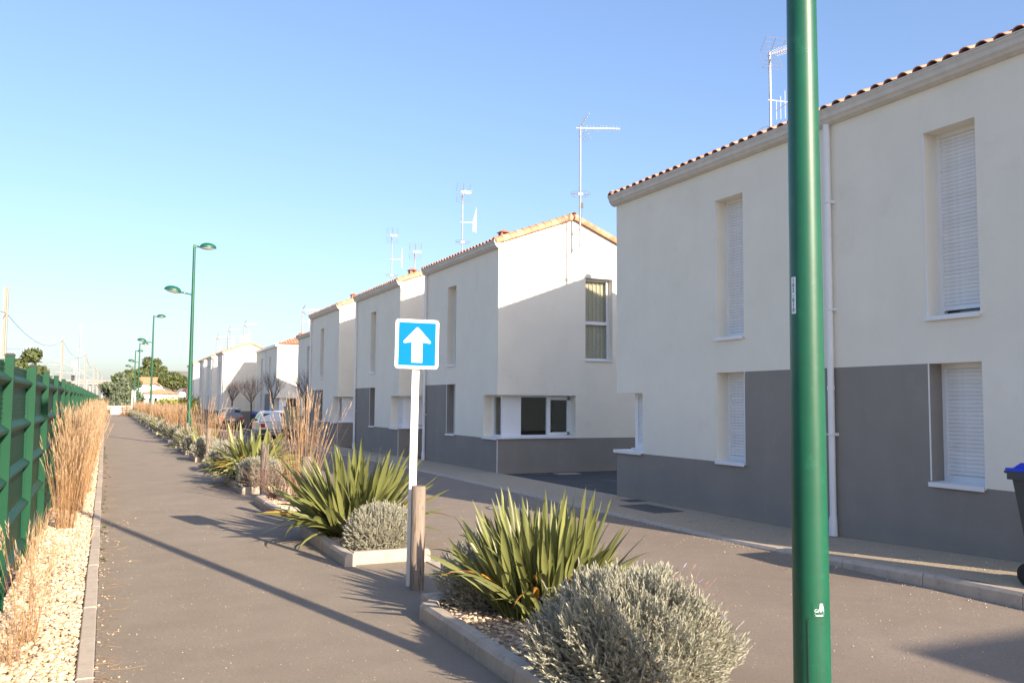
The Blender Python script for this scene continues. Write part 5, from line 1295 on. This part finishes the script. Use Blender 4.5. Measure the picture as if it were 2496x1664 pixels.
# white gate and barrier at the end of the path
bt = thing('white_barrier', 'low white railing and panels closing the far end of the path', 'barrier', (0, 0, 0))
yb_ = 107.2; xa_, xb_ = X(262, yb_), X(324, yb_)
s = MB(); s.box(xa_, xb_, yb_, yb_+.06, .82, .98); s.build('top_rail', 'pvc_white', bt)
s = MB(); s.box(xa_, xb_, yb_, yb_+.05, .60, .72); s.build('middle_rail', 'pvc_white', bt)
for i in range(2): s = MB(); s.box(xa_+.36+i*1.6-(.0), xa_+.36+(i+1)*1.5-(.35 if i else 0), yb_, yb_+.05, .02, .52); s.build('panel', 'pvc_white', bt)
for i in range(3): s = MB(); s.box(xa_+.3+i*1.27, xa_+.38+i*1.27, yb_-.03, yb_+.09, -.1, .84 if i != 2 else .95); s.build('post', 'wood_post', bt)
s = MB(); s.box(X(321, 110), X(330, 110), 110, 110.4, -.2, Hh(951, 325, 110)); tag(s.build('gate_pillar', 'pvc_white'), 'tall white gate pillar just right of the barrier', 'pillar')
car(X(303.5, 130), 126, -.1, radians(20), 'white car partly hidden behind the white barrier', 'car_white', 'hatch')
car(X(310.5, 182), 180, .15, radians(3), 'red-sided white-topped car farthest off, above the barrier', 'car_red', 'hatch')
# viaduct beyond the railway
vt = thing('viaduct', 'long pale concrete viaduct crossing far beyond the railway', 'bridge')
Yv = 330; s = MB(); s.box(X(160, Yv), X(300, Yv), Yv, Yv+8, Hh(937, 240, Yv), Hh(930, 240, Yv)); s.box(X(160, Yv), X(300, Yv), Yv-.3, Yv-.1, Hh(930, 240, Yv), Hh(926.5, 240, Yv)); s.build('deck', 'concrete_pale', vt)
for q_ in (216, 234, 247, 258, 268): s = MB(); s.box(X(q_, Yv), X(q_+4.5, Yv), Yv+1, Yv+6, GZ, Hh(937, 240, Yv)); s.build('pier', 'concrete_pale', vt)

# railway masts, wires, signal
RM = [(3.5, 698, 46), (147, 826, 84), (205, 861, 109), (226, 887, 141), (237, 896, 158), (247, 915, 209), (253, 925, 260), (259, 930, 300)]
tops = []
for i, (xp_, yp_, Yd) in enumerate(RM):
    x = at(xp_, Yd); H = top(yp_, xp_, Yd)
    t = thing('catenary_mast', ['tall pale railway mast cut by the left edge of the picture', 'pale railway mast with long cantilever arms, above the green fence', 'third railway mast from the left, right of the signal'][i] if i < 3 else ['fourth', 'fifth', 'sixth', 'seventh', 'eighth'][i-3]+' railway mast from the left in the receding line', 'railway mast', (x, Yd, GZ), 0, 'railway masts receding in a line' if i < 3 else 'distant railway masts')
    s = MB(); s.box(-.10, -.04, -.10, .10, 0, H-GZ); s.box(-.04, .04, -.02, .02, 0, H-GZ); s.box(.04, .10, -.10, .10, 0, H-GZ); s.build('mast', 'concrete_pale', t)
    if i:
        s = MB(); h = H-GZ; k = .032 if i < 3 else .022
        s.tube([(0, 0, h-2.1), (-2.9, 0, h-.75)], k, 6); s.tube([(0, 0, h-.1), (-2.9, 0, h-.75)], k*.6, 6); s.tube([(0, 0, h-2.2), (-4.3, 0, h-1.85-.3)], k, 6); s.tube([(-3.2, 0, h-2.4), (-4.2, 0, h-2.3), (-4.3, 0, h-2.2)], k*.7, 6); s.build('cantilever', 'galvanised', t)
    tops.append(Vector((x, Yd, H-.1)))
s = MB()
def sag(a, b_, d, r=.014, n_=14): return s.tube([a.lerp(b_, i/n_)-Vector((0, 0, d*4*(i/n_)*(1-i/n_))) for i in range(n_+1)], r, 4, cap=False)
prev = Vector((at(-60, 14), 14, top(600, -60, 14))); prev = tops[0]+Vector((-.3, -38, .2))
tp = [prev]+[v+Vector((0, 0, -(.0))) for v in tops]
tp[1] = Vector((tops[0].x+.05, tops[0].y, top(763, 3.5, 46)))
for a, b_ in zip(tp[:-1], tp[1:]): sag(a, b_, .9 if b_.y < 150 else .6, .016)
for a, b_ in zip(tops[:-1], tops[1:]): sag(a+Vector((-2.9, 0, -.75)), b_+Vector((-2.9, 0, -.75)), .8, .012); sag(a+Vector((-2.9, 0, -2.1)), b_+Vector((-2.9, 0, -2.1)), .05, .012)
tag(s.build('overhead_wires', 'wire'), 'thin overhead railway wires sagging between the masts', 'cable')
Yd = 120; x = at(190, Yd); H = top(792, 189, Yd)
t = thing('antenna_mast', 'very tall slim lattice antenna pole behind the railway signal', 'antenna mast', (x, Yd, GZ)); s = MB(); s.tube([(0,0,0), (.0, 0, H-GZ)], [.13, .07], 8); s.build('mast', 'galvanised', t)
s = MB(); s.box(-.22, -.12, -.05, .05, H-GZ-.5, H-GZ); s.box(.1, .2, -.05, .05, H-GZ-.45, H-GZ+.0); s.box(-.12, .1, -.03, .03, H-GZ-.35, H-GZ-.28); zq = top(852, 189, Yd)-GZ; s.box(-.3, -.1, -.05, .05, zq-.1, zq+.1); s.box(.05, .2, -.05, .05, zq-.2, zq+.15); s.build('panel_antennas', 'pvc_white', t)
Yd = 88; x = at(178, Yd); H = top(880, 179, Yd)
t = thing('railway_signal', 'white boxed railway signal on a caged ladder post behind the fence', 'railway signal', (x, Yd, GZ)); h = H-GZ
s = MB(); s.box(-.22, .22, -.12, .12, h-.55, h); s.build('white_box', 'pvc_white', t)
s = MB(); s.tube([(-.1, 0, 0), (-.1, 0, h-.5)], .05, 8); s.box(-.35, .4, -.1, .1, 1.55+.4, 1.62+.4)
for k in range(14): s.box(.02, .25, -.02, .0, .3+k*.2, .33+k*.2)
s.box(.02, .04, -.02, 0, .2, h-.6); s.box(.23, .25, -.02, 0, .2, h-.6); s.build('ladder_post', 'galvanised', t)
zs_ = top(915, 176, Yd)-GZ; s = MB(); s.box(-.22, .06, -.16, -.05, zs_-.45, zs_); s.box(-.24, .08, -.3, -.05, zs_, zs_+.02); s.build('signal_head', 'black_plastic', t)
s = MB(); s.tube([(.25, 0, .2+top(960,180,Yd)-GZ-.2), (1.05, 0, top(960,180,Yd)-GZ), (1.05, 0, top(925,195,Yd)-GZ)], .04, 6); s.build('guard_rail', 'pvc_white', t)
